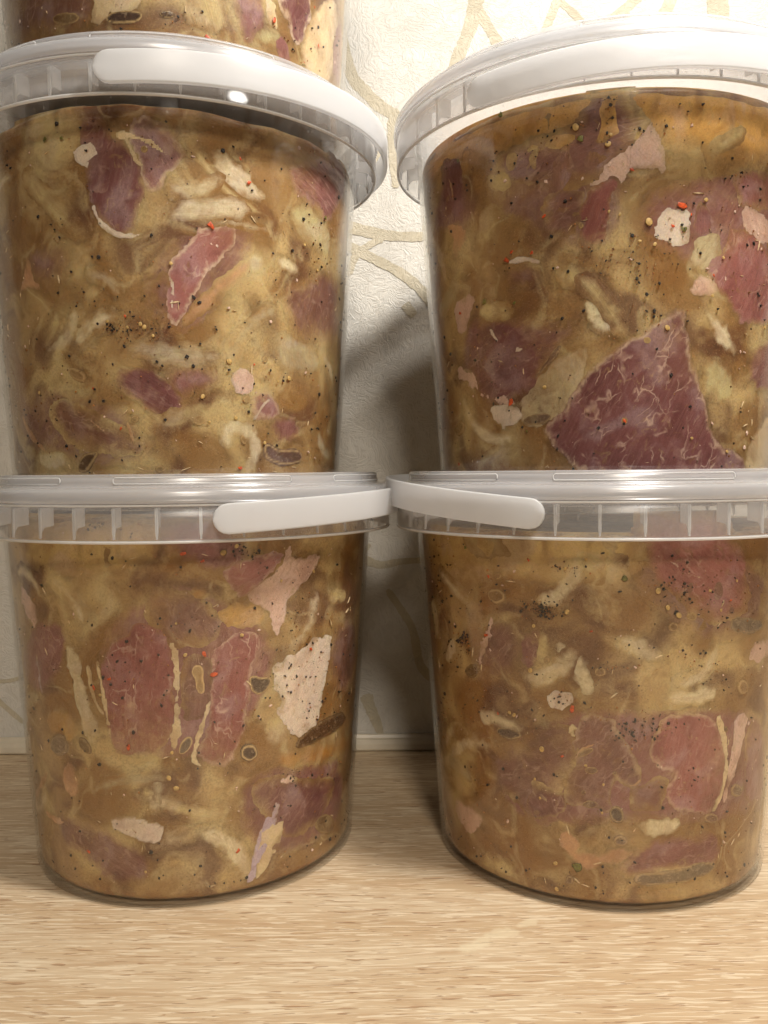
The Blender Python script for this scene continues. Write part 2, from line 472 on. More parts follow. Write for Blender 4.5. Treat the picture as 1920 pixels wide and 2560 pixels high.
# sealing strip where worktop meets wall
prof = [(0, 0.0006), (-.0062, 0.0006), (-.0066, .0016), (-.0058, .0048), (-.0040, .0072), (-.0022, .0080), (-.0012, .0098), (0, .0102)]
v, f = [], []
for x in (-.88, .88):
    for y, z in prof: v.append((x, WALL_Y - .0006 + y, z))
k = len(prof)
for i in range(k): f.append((i, (i + 1) % k, k + (i + 1) % k, k + i))
f.append(tuple(range(k - 1, -1, -1))); f.append(tuple(range(k, 2 * k)))
o = new_mesh_obj("sealing_strip", v, f, STRIP, smooth=False)
tag(o, "slim cream plastic sealing strip along the joint of wall and worktop", "trim")

# ------------------------------------------------------------------ buckets
RB, RT, ZS, HTOP, SEAT, RLID = 0.0787, 0.0899, 0.1601, 0.1873, 0.1735, 0.1000
THK = 0.0011
SLOPE = (RT - RB) / ZS
def r_out(z): return RB + SLOPE * z
def r_in(z): return r_out(z) - THK
GAP = 0.0003
BUCKETS = {  # axis x, y, base height, where it stands
    "LL": (-0.0974, 0.4347, 0.0, "bottom bucket of the taller stack"),
    "UL": (-0.1027, 0.4341, SEAT + GAP, "middle bucket of the taller stack"),
    "TT": (-0.0985, 0.4300, 2 * (SEAT + GAP), "top bucket of the taller stack"),
    "LR": (0.1067, 0.4270, 0.0, "bottom bucket of the shorter stack"),
    "UR": (0.1081, 0.4245, SEAT + GAP, "upper bucket of the shorter stack"),
}
def hit(b, px, py, rf=None):
    """pixel -> (azimuth, local height) on the bucket's inner wall; azimuth 0 faces -y, grows to +x"""
    cx, cy_, z0, _ = BUCKETS[b]
    for step in range(400):
        d = ray(px, py)
        ox, oy, oz = CAM.x - cx, CAM.y - cy_, CAM.z - z0
        if rf is None: a0, k = RB - THK, SLOPE
        else: a0, k = rf, 0.0
        A = d.x ** 2 + d.y ** 2 - (k * d.z) ** 2
        Bq = 2 * (ox * d.x + oy * d.y - k * d.z * (a0 + k * oz))
        Cq = ox ** 2 + oy ** 2 - (a0 + k * oz) ** 2
        disc = Bq * Bq - 4 * A * Cq
        if disc >= 0:
            tt = (-Bq - math.sqrt(disc)) / (2 * A)
            x, y, z = ox + d.x * tt, oy + d.y * tt, oz + d.z * tt
            return math.atan2(x, -y), z
        ctr = 960 + cx / cy_ * F_PX
        px += 1.5 if px < ctr else -1.5
    return 0.0, 0.08
def on_wall(b, phi, z, r):
    cx, cy_, z0, _ = BUCKETS[b]
    return (cx + r * math.sin(phi), cy_ - r * math.cos(phi), z0 + z)

# shared meshes
def body_profile():
    p = [(0.0, 0.0018), (0.0700, 0.0018), (0.0722, 0.0014), (0.0730, 0.0004), (0.0738, 0.0), (RB - .0016, 0.0), (RB - .0004, 0.0007), (r_out(.0024), .0024)]
    zs = [.01, .03, .06, .09, .12, .15, .1728]
    p += [(r_out(z), z) for z in zs]
    p += [(r_out(.1728) - .0004, .1733), (r_in(.1728) + .0002, .1733)]
    p += [(r_in(z), z) for z in reversed(zs)]
    p += [(r_in(.0040), .0046), (r_in(.0030) - .0012, .0032), (0.0740, .0029), (0.0, .0029)]
    return p
def link_mesh(name, src, parent):
    o = bpy.data.objects.new(name, src)
    scene.collection.objects.link(o); o.parent = parent
    return o
def mk(name, verts, faces, mat, smooth=True):
    me = bpy.data.meshes.new(name); me.from_pydata(verts, [], faces); me.update()
    if smooth: me.polygons.foreach_set("use_smooth", [True] * len(me.polygons))
    me.materials.append(mat)
    return me
def recalc(me):
    import bmesh
    bm = bmesh.new(); bm.from_mesh(me); bmesh.ops.recalc_face_normals(bm, faces=bm.faces[:]); bm.to_mesh(me); bm.free()
    return me
BODY = recalc(mk("body", *lathe(body_profile(), 180, closed=False), WALLP))
# skirt: outer ring joined to the body by a ledge
sk = [(.0914, .1738), (.0914, .1744), (.0989, .1748), (.1000, .1744), (.1003, .1690), (.1001, .1616), (.1001, .1604), (.0991, .1604), (.0992, .1616), (.0994, .1690), (.0990, .1736)]
SKIRT = recalc(mk("skirt", *lathe(sk, 180, True), SKIRTP))
# bead along the skirt's lower edge, milky to paint its bright highlight
def torus(R, z, r, n=180, m=6):
    return lathe([(R + r * math.cos(2 * math.pi * k / m), z + r * math.sin(2 * math.pi * k / m)) for k in range(m)], n, True)
BEAD = recalc(mk("bead", *torus(.0996, .1601, .00070), EDGEP))
LEDGE = recalc(mk("rim_edge", *torus(.1004, .1747, .00045), EDGEP))
# lid
lidp = [(0, .1722), (.0876, .1722), (.0883, .1730), (.0889, .1755), (.0899, .1858), (.0906, .1869), (.0914, .1873), (.0928, .1872), (.0936, .1866), (.0940, .1840), (.0943, .1826), (.0952, .1820),
        (.0990, .1818), (.1006, .1812), (.1014, .1800), (.1016, .1772), (.1014, .1755), (.1006, .1755), (.1006, .1775), (.1003, .1797), (.0996, .1803),
        (.0950, .1808), (.0934, .1812), (.0929, .1838), (.0926, .1856), (.0916, .1860), (.0911, .1850), (.0909, .1752), (.0895, .1748), (.0892, .1728), (.0882, .1712), (.0874, .1710), (0, .1710)]
# the upper bucket rests on the sunken lid plate at SEAT
lidp = [(r, z + (SEAT - .1722 if r < .0885 else 0)) for r, z in lidp]
LID = recalc(mk("lid", *lathe(lidp, 180, closed=False), LIDP))
# rib (radial fin), drawn at azimuth 0 facing -y
rp = [(.0990, .1737), (.0992, .1612), (.0980, .1640), (.0966, .1656), (.0918, .1662), (.0918, .1737)]
v = [(-.00032, -r, z) for r, z in rp] + [(.00032, -r, z) for r, z in rp]
k = len(rp)
f = [tuple(range(k)), tuple(range(2 * k - 1, k - 1, -1))] + [(i, (i + 1) % k, k + (i + 1) % k, k + i) for i in range(k)]
nb = len(f)
e0 = len(v)
for zz_ in (.1736, .1640, .1612):
    wv_ = .00062 if zz_ > .162 else .0003
    for (sx, rr_) in ((-1, .09835), (1, .09835), (1, .09895), (-1, .09895)): v.append((sx * wv_, -rr_, zz_))
for L_ in (0, 4):
    for i in range(4): f.append((e0 + L_ + i, e0 + L_ + (i + 1) % 4, e0 + L_ + 4 + (i + 1) % 4, e0 + L_ + 4 + i))
f += [(e0, e0 + 1, e0 + 2, e0 + 3), (e0 + 11, e0 + 10, e0 + 9, e0 + 8)]
RIB = mk("rib", v, f, RIBP, False)
RIB.materials.append(EDGEP)  # milky outer strip paints the rib's edge highlight
for i, pl_ in enumerate(RIB.polygons): pl_.material_index = 1 if i >= nb else 0
recalc(RIB)
# faint rib above the ledge, under the lid flange
rp = [(.1003, .1770), (.1003, .1796), (.0955, .1801), (.0955, .1770)]
# embossed lozenge on the stacking ring
def tube(pts, r, m=5, closed=True):
    v, f = [], []
    n = len(pts)
    P = [Vector(p) for p in pts]
    for i in range(n):
        tdir = (P[(i + 1) % n] - P[i - 1]).normalized() if closed else (P[min(i + 1, n - 1)] - P[max(i - 1, 0)]).normalized()
        a = Vector((0, 0, 1)) if abs(tdir.z) < .9 else Vector((1, 0, 0))
        s = tdir.cross(a).normalized(); u = s.cross(tdir)
        for q in range(m):
            an = 2 * math.pi * q / m
            v.append(tuple(P[i] + s * (r * math.cos(an)) + u * (r * math.sin(an))))
    for i in range(n if closed else n - 1):
        for q in range(m):
            j = (i + 1) % n
            f.append((i * m + q, i * m + (q + 1) % m, j * m + (q + 1) % m, j * m + q))
    return v, f
def lozenge():
    half, zc, hz = math.radians(22), .1846, .0013
    path = []
    for i in range(24):
        a = -half + 2 * half * i / 23; path.append((a, zc + hz))
    for i in range(1, 6):
        an = math.pi / 2 - math.pi * i / 6; path.append((half + .010 * math.cos(an), zc + hz * math.sin(an)))
    for i in range(24):
        a = half - 2 * half * i / 23; path.append((a, zc - hz))
    for i in range(1, 6):
        an = -math.pi / 2 - math.pi * i / 6; path.append((-half + .010 * math.cos(an), zc + hz * math.sin(an)))
    pts = []
    for a, z in path:
        r = .0940 - (z - .184) * .15 + .0002
        pts.append((r * math.sin(a), -r * math.cos(a), z))
    return tube(pts, .00022)
LOZ = recalc(mk("embossed_outline", *lozenge(), EDGEP))

def handle_mesh(phi0, sgn, z0, lift, hh=.0062):
    """strap from one pivot round to the other; rounded ends; sgn = direction of travel"""
    N = 90
    rings, v, f = [], [], []
    sec = [(-.0009, -1), (-.0009, 1), (.0006, 1), (.0010, .97), (.0011, .90), (.0011, 0), (.0011, -.90), (.0010, -.97), (.0006, -1)]
    half_end = .0062 / .104
    for i in range(N + 1):
        t_ = i / N
        tt = .5 - .5 * math.cos(math.pi * t_) * (0.25) - .5 * (1 - 2 * t_) * .75 if False else t_
        ph = phi0 + sgn * math.pi * tt
        rings.append((ph, tt))
    # extra rings for rounded ends
    ext = [half_end * (1 - math.cos(a)) for a in (0.0, .3, .6, .9, 1.2, math.pi / 2)]
    seq = []
    for e in ext: seq.append((phi0 + sgn * (e - half_end), max(0.02, math.sin(math.acos(max(-1, min(1, 1 - e / half_end))))) if e > 0 else .02, 0.0))
    for ph, tt in rings[1:-1]: seq.append((ph, 1.0, tt))
    end = phi0 + sgn * math.pi
    for e in reversed(ext): seq.append((end - sgn * (e - half_end), max(0.02, math.sin(math.acos(max(-1, min(1, 1 - e / half_end))))) if e > 0 else .02, 1.0))
    seq.sort(key=lambda q: sgn * q[0])
    m = len(sec)
    for ph, w, tt in seq:
        zc = z0 + lift * math.sin(math.pi * tt)
        R = .1034 + .0016 * math.sin(math.pi * tt)
        for dr, dz in sec:
            r = R + dr
            v.append((r * math.sin(ph), -r * math.cos(ph), zc + dz * hh * w))
    n = len(seq)
    for i in range(n - 1):
        for q in range(m):
            f.append((i * m + q, i * m + (q + 1) % m, (i + 1) * m + (q + 1) % m, (i + 1) * m + q))
    f.append(tuple(range(m))); f.append(tuple(range((n - 1) * m + m - 1, (n - 1) * m - 1, -1)))
    return recalc(mk("handle", v, f, HANDLEP))
def pivot_mesh(phi, z):
    v, f = [], []
    n = 16
    for k_, (rr, rad) in enumerate(((.1002, .0036), (.1024, .0036))):
        for i in range(n):
            a = 2 * math.pi * i / n
            ph = phi + rad * math.cos(a) / .1
            v.append((rr * math.sin(ph), -rr * math.cos(ph), z + rad * math.sin(a)))
    for i in range(n): f.append((i, (i + 1) % n, n + (i + 1) % n, n + i))
    f.append(tuple(range(n))); f.append(tuple(range(2 * n - 1, n - 1, -1)))
    return recalc(mk("handle_pivot", v, f, EDGEP))
# handle: pixel of the rounded end's centre, direction, lift at the far side
HANDLES = {"LL": (572, 1297, 1, .0050), "LR": (1322, 1284, -1, .0092), "UL": (272, 164, 1, .0036), "UR": (1200, 228, 1, .0040), "TT": (300, -700, 1, .004)}
BLABEL = {
    "LL": "clear plastic bucket of marinated meat at the bottom of the taller stack",
    "UL": "clear plastic bucket of marinated meat under a dark air gap in the stack's middle",
    "TT": "clear plastic bucket of marinated meat on top of the taller stack",
    "LR": "clear plastic bucket of marinated meat under another one in the shorter stack",
    "UR": "clear plastic bucket of marinated meat with amber juice, on top of the shorter stack",
}
ROOTS = {}
for b, (cx, cy_, z0, where) in BUCKETS.items():
    root = bpy.data.objects.new("plastic_bucket", None)
    root.location = (cx, cy_, z0); root.empty_display_size = .05
    scene.collection.objects.link(root)
    tag(root, BLABEL[b], "bucket", "lidded plastic buckets of marinated meat")
    ROOTS[b] = root
    bo = link_mesh("body", BODY, root)
    s = link_mesh("skirt", SKIRT, root)
    link_mesh("bead", BEAD, s)
    link_mesh("rim_edge", LEDGE, s)
    # ribs: start from a rib seen in the photo
    ref = {"LL": (391, 1310), "LR": (1500, 1300), "UL": (336, 200), "UR": (1579, 180), "TT": (400, -600)}[b]
    ph0, _ = hit(b, *ref, rf=.0992)
    for i in range(36):
        rb_ = link_mesh("rib", RIB, s)
        rb_.rotation_euler = (0, 0, ph0 + i * math.pi / 18)
    ld = link_mesh("lid", LID, root)
    for i in range(6):
        lo = link_mesh("embossed_outline", LOZ, ld)
        lo.rotation_euler = (0, 0, ph0 + .2 + i * math.pi / 3)
    hx, hy, sg, lift = HANDLES[b]
    if b == "TT": phh, zz = -.6, .1694
    else: phh, zz = hit(b, hx, hy, rf=.1040)
    hd = link_mesh("handle", handle_mesh(phh, sg, zz, lift), root)
    link_mesh("handle_pivot", pivot_mesh(phh, zz), hd)
    link_mesh("handle_pivot", pivot_mesh(phh + sg * math.pi, zz), hd)

# ------------------------------------------------------------------ marinade filling each bucket
LEVEL = {"LL": .1695, "UL": .1602, "TT": .158, "LR": .1605, "UR": .1612}
def fill_marinade(b):
    cx, cy_, z0, where = BUCKETS[b]
    n, m = 220, 100
    lev = LEVEL[b]
    v, f = [], []
    off = Vector((cx * 31, cy_ * 17, z0 * 13))
    def lvl(a, rr=1.0):
        x, y = math.sin(a) * rr, math.cos(a) * rr
        return lev + .0020 * noise.noise(Vector((x * 1.3, y * 1.3, 0)) + off) + .0012 * noise.noise(Vector((x * 5, y * 5, 2)) + off)
    for j in range(m + 1):
        for i in range(n):
            a = 2 * math.pi * i / n
            top = lvl(a)
            z = .0032 + (top - .0032) * j / m
            q = Vector((math.sin(a) * .085, -math.cos(a) * .085, z))
            r = r_in(z) - .0013 + .00040 * noise.noise(q * 90 + off) + .0002 * noise.noise(q * 260 + off)
            if j == 0: r -= .0012
            if j == m: r -= .0006
            v.append((r * math.sin(a), -r * math.cos(a), z))
    for j in range(m):
        for i in range(n):
            k = (i + 1) % n
            f.append((j * n + i, j * n + k, (j + 1) * n + k, (j + 1) * n + i))
    prev = m * n
    for q in (.93, .8, .6, .4, .2):
        base = len(v)
        for i in range(n):
            a = 2 * math.pi * i / n
            r = r_in(lev) * q
            z = lvl(a, q) - .0006 + (.0025 * noise.noise(Vector((math.sin(a) * q * 4, math.cos(a) * q * 4, 7)) + off))
            v.append((r * math.sin(a), -r * math.cos(a), z))
        for i in range(n):
            k = (i + 1) % n
            f.append((prev + i, prev + k, base + k, base + i))
        prev = base
    f.append(tuple(prev + i for i in range(n)))
    f.append(tuple(i for i in range(n - 1, -1, -1)))
    o = new_mesh_obj("marinade", v, f, MARINADE)
    o.location = (cx, cy_, z0)
    tag(o, "murky tan onion marinade filling the " + where, "marinade")
for b in BUCKETS: fill_marinade(b)

# ------------------------------------------------------------------ meat, fat, onion, air pockets: outlines traced on the bucket wall, real pieces behind it
PANEL = {"A": (0, 0), "B": (960, 0), "C": (0, 600), "D": (960, 600), "E": (0, 1160), "F": (960, 1160), "G": (0, 1760), "H": (960, 1760)}
PS = 960 / 1659.0
RBAR = .0845
TONES = {k: lin(v) for k, v in dict(
    purple=(128, 80, 79), mauve=(146, 97, 93), pink=(162, 103, 97), red=(148, 88, 82), brown=(122, 80, 66), murk=(134, 93, 83),
    fat=(240, 220, 198), fatpink=(232, 196, 176), cream=(230, 204, 158), peach=(214, 166, 124), onion=(220, 200, 144), onionw=(236, 222, 182),
    green=(208, 198, 146), grey=(200, 186, 146), lav=(206, 184, 194), amber=(190, 136, 62), gran=(206, 164, 96), juice=(230, 180, 104), paleju=(214, 182, 120),  # juice holds the painted lid glow, paleju is plain juice colour
    air=(74, 58, 50), airg=(120, 104, 88), airb=(84, 58, 40), airm=(104, 76, 72), aire=(150, 118, 78)).items()}
def chaikin(P, n):
    P = np.asarray(P, float)
    for _ in range(n):
        Q = np.roll(P, -1, 0)
        P = np.stack([.75 * P + .25 * Q, .25 * P + .75 * Q], 1).reshape(-1, 2)
    return P
def sdf_poly(P, X):
    d2 = np.full(len(X), 1e9); inside = np.zeros(len(X), bool)
    A = P; B = np.roll(P, -1, 0)
    for a, b_ in zip(A, B):
        e = b_ - a; w = X - a
        t_ = np.clip((w @ e) / (e @ e + 1e-18), 0, 1)
        q = w - t_[:, None] * e
        d2 = np.minimum(d2, (q * q).sum(1))
        cond = (a[1] > X[:, 1]) != (b_[1] > X[:, 1])
        xi = a[0] + (X[:, 1] - a[1]) * (b_[0] - a[0]) / (b_[1] - a[1] + 1e-18)
        inside ^= cond & (X[:, 0] < xi)
    d = np.sqrt(d2)
    return np.where(inside, -d, d)
ORDER = {}
RAW = [None]
SEEDN = [0]
def vnoise(S, Z, fr, seed):
    return np.array([noise.noise(Vector((s * fr, z * fr, seed))) for s, z in zip(S, Z)])
PIECES = {}
def nearest(b, S):
    best = None
    for lab, P in PIECES.get(b, []):
        d = sdf_poly(P, np.array([S]))[0]
        if best is None or d < best[0]: best = (d, lab)
    return best[1]
CATS = {"meat_chunk": "meat", "fat_piece": "fat", "onion_slice": "onion", "air_bubble": "air bubble", "spice_clump": "spice", "juice_layer": "juice"}
def piece(b, panel, name, tone, label, pts, ang=None, rim=0.0, vein=None, fibc=None, soft=2.0, cov=0.06, thick=None, group=None, sm=1, jag=1.0, ring=0.0, top=.0004):
    """pts: outline in enlarged-panel pixels"""
    x0, y0 = PANEL[panel]
    sz = []
    if RAW[0] is not None: sz = RAW[0]
    for (px, py) in (pts or ()):
        ph, z = hit(b, x0 + px * PS, y0 + py * PS)
        sz.append((ph * RBAR, z))
    P = chaikin(sz, 2 if name in ("onion_slice", "air_bubble", "juice_layer") else sm)
    P[:, 1] = np.clip(P[:, 1], .0046, LEVEL[b] + top + (.02 if name == "juice_layer" else 0))
    isair = name == "air_bubble"
    over = soft <= 1.0 or isair
    grow = .0002 if over else .00035 * soft + .0012
    pad = grow + .0032
    lo, hi = P.min(0) - pad, P.max(0) + pad
    ext = max(hi - lo)
    step = .00045 if ext < .016 else (.0006 if ext < .03 else .0008)
    gs = np.arange(lo[0], hi[0] + step, step); gz = np.arange(lo[1], hi[1] + step, step)
    S, Z = np.meshgrid(gs, gz); S = S.ravel(); Z = Z.ravel()
    SEEDN[0] += 1
    sd = SEEDN[0] * 3.71
    D = sdf_poly(P, np.stack([S, Z], 1))
    if name in ("meat_chunk", "fat_piece") and label != "SLICE": D = D - (.0012 if name == "meat_chunk" else .0003)
    depth = max(1e-4, -D.min())
    if jag > 0:
        D = D + jag * min(.0018, depth * .45) * vnoise(S, Z, 150, sd) + jag * min(.0010, depth * .35) * vnoise(S, Z, 420, sd + 9) + jag * min(.0004, depth * .2) * vnoise(S, Z, 1100, sd + 19)
    if over: w, drp, end = min(.0011, .6 * depth), .0014, .0007
    else: w, drp, end = min(.0040, depth), .0013, .0014
    De = np.maximum(np.maximum(D - grow, Z - (LEVEL[b] + top - .0003)), .0050 - Z)
    od = ORDER.get(b, 0); ORDER[b] = od + 1
    peak = -.00105 + od * .000012
    if isair: peak += .0002
    drop = drp * sstep(-w, end, De)
    und = .00007 * vnoise(S, Z, 130, sd + 3) if depth > .003 else 0.0
    R = np.array([r_in(z) for z in Z]) + np.minimum(peak + und, -.00040) - drop
    keep = De < end + .0001
    nx, nz = len(gs), len(gz)
    K = keep.reshape(nz, nx)
    cell = K[:-1, :-1] & K[:-1, 1:] & K[1:, 1:] & K[1:, :-1]
    if not cell.any(): return None
    idx = -np.ones(nz * nx, int)
    jj, ii = np.nonzero(cell)
    q = np.stack([jj * nx + ii, jj * nx + ii + 1, (jj + 1) * nx + ii + 1, (jj + 1) * nx + ii], 1)
    used = np.unique(q); idx[used] = np.arange(len(used)); q = idx[q]
    nu = len(used)
    th = thick if thick is not None else (min(.016, .9 * depth + .002))
    prof = sstep(end, -min(depth, .008), De[used])
    Rb = R[used] - .0006 - th * prof
    ph = S[used] / RBAR
    zf = Z[used]
    zb = zf + (np.clip(zf, P[:, 1].min() + .001, P[:, 1].max() - .001) - zf)
    front = np.stack([R[used] * np.sin(ph), -R[used] * np.cos(ph), zf], 1)
    back = np.stack([Rb * np.sin(ph), -Rb * np.cos(ph), zb], 1)
    faces = [tuple(r_) for r_ in q.tolist()] + [(a + nu, d_ + nu, c_ + nu, b_ + nu) for a, b_, c_, d_ in q.tolist()]
    cnt = {}
    for a, b_, c_, d_ in q.tolist():
        for e in ((a, b_), (b_, c_), (c_, d_), (d_, a)):
            k_ = (min(e), max(e)); cnt[k_] = None if k_ in cnt else e
    faces += [(e[1], e[0], e[0] + nu, e[1] + nu) for e in cnt.values() if e]
    o = new_mesh_obj(name, np.concatenate([front, back]).tolist(), faces, AIR if isair else FOOD)
    cx, cy_, z0, where = BUCKETS[b]
    o.location = (cx, cy_, z0)
    me = o.data
    kn = .25 if over else .08   # pressed flat against the wall: shade mostly along the wall's own normal
    rad = np.stack([np.sin(ph), -np.cos(ph), np.full(nu, -SLOPE)], 1)
    vn = np.zeros(2 * nu * 3, np.float32); me.vertices.foreach_get("normal", vn); vn = vn.reshape(-1, 3)
    nn_ = vn.copy(); sg = np.where((vn[:nu] * rad).sum(1, keepdims=True) < 0, -1, 1)
    nn_[:nu] = rad + kn * sg * vn[:nu]
    nn_ /= np.linalg.norm(nn_, axis=1, keepdims=True) + 1e-9
    me.normals_split_custom_set_from_vertices(nn_.tolist())
    # attributes
    isfood = name == "meat_chunk"
    if vein is None: vein = .4 if isfood else .0
    if fibc is None: fibc = .36 if isfood else .35
    if ang is None: ang = random.Random(sd).uniform(30, 150)
    ca, sa = math.cos(math.radians(ang)), math.sin(math.radians(ang))
    u = S[used] * ca + Z[used] * sa; vv = -S[used] * sa + Z[used] * ca
    du = D[used]
    if not over:
        sf = soft * .001
        nl = np.clip(.5 + .9 * vnoise(S[used], Z[used], 70, sd + 31), 0, 1)
        sl = sf * (.30 + 1.1 * nl)
        tt = np.clip((du + sl) / (sl * 1.0 + .35 * sf), 0, 1)
        cv = cov + (1 - cov) * tt * tt * (3 - 2 * tt)
        # one flank lies deeper in the liquid than the other
        da = random.Random(sd + 5).uniform(0, 6.283)
        ctr = P.mean(0); span = max(P.max(0) - P.min(0))
        gq_ = ((S[used] - ctr[0]) * math.cos(da) + (Z[used] - ctr[1]) * math.sin(da)) / span
        cv = cv + (1 - cv) * (0 if name == "juice_layer" else .38 if cov <= .10 else .55) * sstep(.06, .48, gq_ + .12 * (nl - .5))
    else:
        nl = np.clip(.5 + .9 * vnoise(S[used], Z[used], 95, sd + 31), 0, 1)
        cv = cov + (1 - cov) * np.maximum(.6 * sstep(.55, .85, nl) * sstep(-.0035, 0, du), .55 * sstep(-.0008, .0002, du))
    if isair:
        rw = min(.0007, .22 * depth)
        rm = (ring if ring else .55) * np.exp(-((du + rw * .9) / (rw * .6)) ** 2)
        cv = np.full(nu, cov)
    else:
        rm = rim * np.exp(-((du + .0011) / .0009) ** 2)
    jit = random.Random(sd + 1)
    gfac = 1 + jit.uniform(-.08, .08)
    tc = tuple(min(1, t_ * gfac) for t_ in TONES[tone])
    def add(nm, typ, key, arr):
        at = me.attributes.new(nm, typ, 'POINT'); at.data.foreach_set(key, np.asarray(arr, np.float32).ravel())
    two = lambda a: np.concatenate([a, a])
    add("fib", 'FLOAT_VECTOR', "vector", np.stack([two(u), two(vv), np.full(2 * nu, sd * .37)], 1))
    add("tone", 'FLOAT_COLOR', "color", np.tile(np.array([*tc, 1.0]), (2 * nu, 1)))
    add("cover", 'FLOAT', "value", two(cv))
    add("rim", 'FLOAT', "value", two(rm))
    add("vein", 'FLOAT', "value", np.full(2 * nu, vein))
    add("fibc", 'FLOAT', "value", np.full(2 * nu, fibc))
    if label == "SLICE":
        lab = "loose pale onion slice near the " + nearest(b, P.mean(0))
    elif label == "BUBBLE":
        lab = "small air bubble near the " + nearest(b, P.mean(0))
    else:
        PIECES.setdefault(b, []).append((label, P))
        lab = label + " in " + where.replace("of the ", "of ")
    tag(o, lab, CATS[name], group)
    return o
def ellipse(cx, cy_, rx, ry, ang=0, n=10):
    a = math.radians(ang)
    return [(cx + rx * math.cos(t_) * math.cos(a) - ry * math.sin(t_) * math.sin(a), cy_ + rx * math.cos(t_) * math.sin(a) + ry * math.sin(t_) * math.cos(a))
            for t_ in (2 * math.pi * k / n for k in range(n))]
def strand(pts, w0, w1=None):
    """outline of a tapering strand along a polyline (panel px)"""
    P = [np.array(p, float) for p in pts]
    w1 = w0 if w1 is None else w1
    L, Rr = [], []
    n = len(P)
    for i in range(n):
        d = P[min(i + 1, n - 1)] - P[max(i - 1, 0)]; d /= np.linalg.norm(d) + 1e-9
        nn = np.array([-d[1], d[0]]); w = w0 + (w1 - w0) * i / (n - 1)
        if i in (0, n - 1): w *= .45
        L.append(tuple(P[i] + nn * w)); Rr.append(tuple(P[i] - nn * w))
    return L + Rr[::-1]
M, FT, ON, AB = "meat_chunk", "fat_piece", "onion_slice", "air_bubble"
def fat(b, p, tone, label, pts, **k): k.setdefault("soft", .7); k.setdefault("cov", .06); k.setdefault("thick", .003); piece(b, p, FT, tone, label, pts, **k)
def meat(b, p, tone, label, pts, **k): k['cov'] = .5 * k.get('cov', .06); k['soft'] = 1.4 * k.get('soft', 2.0) if k.get('soft', 2.0) > 1 else k['soft']; piece(b, p, M, tone, label, pts, **k)
def onion(b, p, tone, label, pts, **k): k.setdefault("soft", 4.0); k.setdefault("cov", .22); k.setdefault("thick", .004); piece(b, p, ON, tone, label, pts, **k)
def air(b, p, tone, label, pts, **k): k.setdefault("jag", .35); k.setdefault("cov", .12); k.setdefault("thick", .002); piece(b, p, AB, tone, label, pts, **k)
def bubbles(b, p, items, tone="aire"):
    for (x, y, rx, ry, an) in items:
        air(b, p, tone, "BUBBLE", ellipse(x, y, rx, ry, an), group="small air bubbles, " + BUCKETS[b][3], cov=.45, ring=.6)

# --- top bucket of the taller stack (only its foot shows)
b = "TT"
meat(b, "A", "brown", "dark brown meat chunk beside a dark air pocket", [(40, -80), (400, -80), (395, 40), (380, 75), (300, 112), (215, 108), (120, 132), (60, 150), (30, 60)], soft=5, cov=.28)
fat(b, "A", "cream", "pale hooked fat strip above an air pocket", [(400, -20), (450, -40), (600, -30), (612, 18), (520, 28), (442, 60), (422, 105), (390, 98), (395, 40)])
air(b, "A", "air", "large dark oval air pocket", [(440, 76), (468, 44), (530, 33), (602, 40), (614, 62), (600, 88), (540, 99), (466, 100)], ring=.8)
air(b, "A", "air", "smaller dark pointed air pocket", [(678, 50), (720, 36), (758, 56), (742, 72), (700, 70)], cov=.2)
air(b, "A", "airb", "brown outlined air pocket on dark meat", [(212, 66), (260, 40), (330, 45), (348, 74), (304, 108), (228, 106)], cov=.5)
meat(b, "A", "mauve", "mauve upright meat strip with pale fat seam", [(1035, -40), (1140, -40), (1145, 60), (1120, 120), (1062, 185), (1050, 100)], ang=85, soft=3, cov=.15)
onion(b, "A", "green", "pale green onion sliver below the mauve meat", [(1085, 150), (1150, 112), (1218, 132), (1204, 182), (1120, 190)])
fat(b, "A", "cream", "narrow cream fat seam between meat strips", [(1145, -20), (1188, 0), (1212, 112), (1180, 114), (1150, 60)])
meat(b, "A", "purple", "purple curved meat lobe with pale outline", [(1205, -10), (1345, -50), (1346, 80), (1312, 160), (1284, 196), (1266, 100), (1240, 40)], ang=70, rim=.8, soft=.8)
fat(b, "A", "cream", "broad cream fat sheet near the bucket edge", [(1300, 200), (1350, 80), (1420, -30), (1474, 30), (1456, 330), (1390, 360), (1320, 290)], soft=3, cov=.12)
meat(b, "A", "mauve", "thin mauve meat sliver beside the fat sheet", [(1190, 165), (1236, 172), (1264, 275), (1222, 250)], ang=80, soft=1, cov=.15)
meat(b, "A", "mauve", "pinkish meat strip at the foot's far edge", [(1450, 120), (1490, 100), (1486, 360), (1446, 340)], ang=88, soft=2, cov=.35)
onion(b, "A", "onion", "soft yellow onion piece in tan juice", [(780, -20), (960, -30), (1000, 60), (930, 130), (820, 100)], cov=.45)

# --- middle bucket of the taller stack
b = "UL"
meat(b, "C", "mauve", "dusky meat mass around the pink marbled wedge", [(640, 140), (760, 20), (900, -80), (1080, -60), (1100, 60), (960, 200), (860, 360), (740, 400), (650, 300)], soft=5, cov=.6, ang=55)
meat(b, "C", "murk", "dusky meat mass low beside the reddish slab", [(60, 640), (240, 660), (460, 720), (640, 860), (640, 960), (400, 950), (180, 920), (80, 820)], soft=6, cov=.6)
onion(b, "A", "onion", "large hazy yellowish onion layer under the rim", [(60, 540), (120, 480), (330, 470), (350, 560), (300, 700), (250, 800), (180, 960), (90, 980), (60, 800)], soft=9, cov=.45)
meat(b, "A", "purple", "purple hanging meat chunk with curled fat", [(350, 520), (400, 488), (470, 560), (530, 610), (604, 700), (612, 780), (592, 900), (545, 1002), (480, 992), (430, 940), (400, 880), (372, 830), (380, 740), (350, 640)], ang=75, soft=2.5, cov=.08)
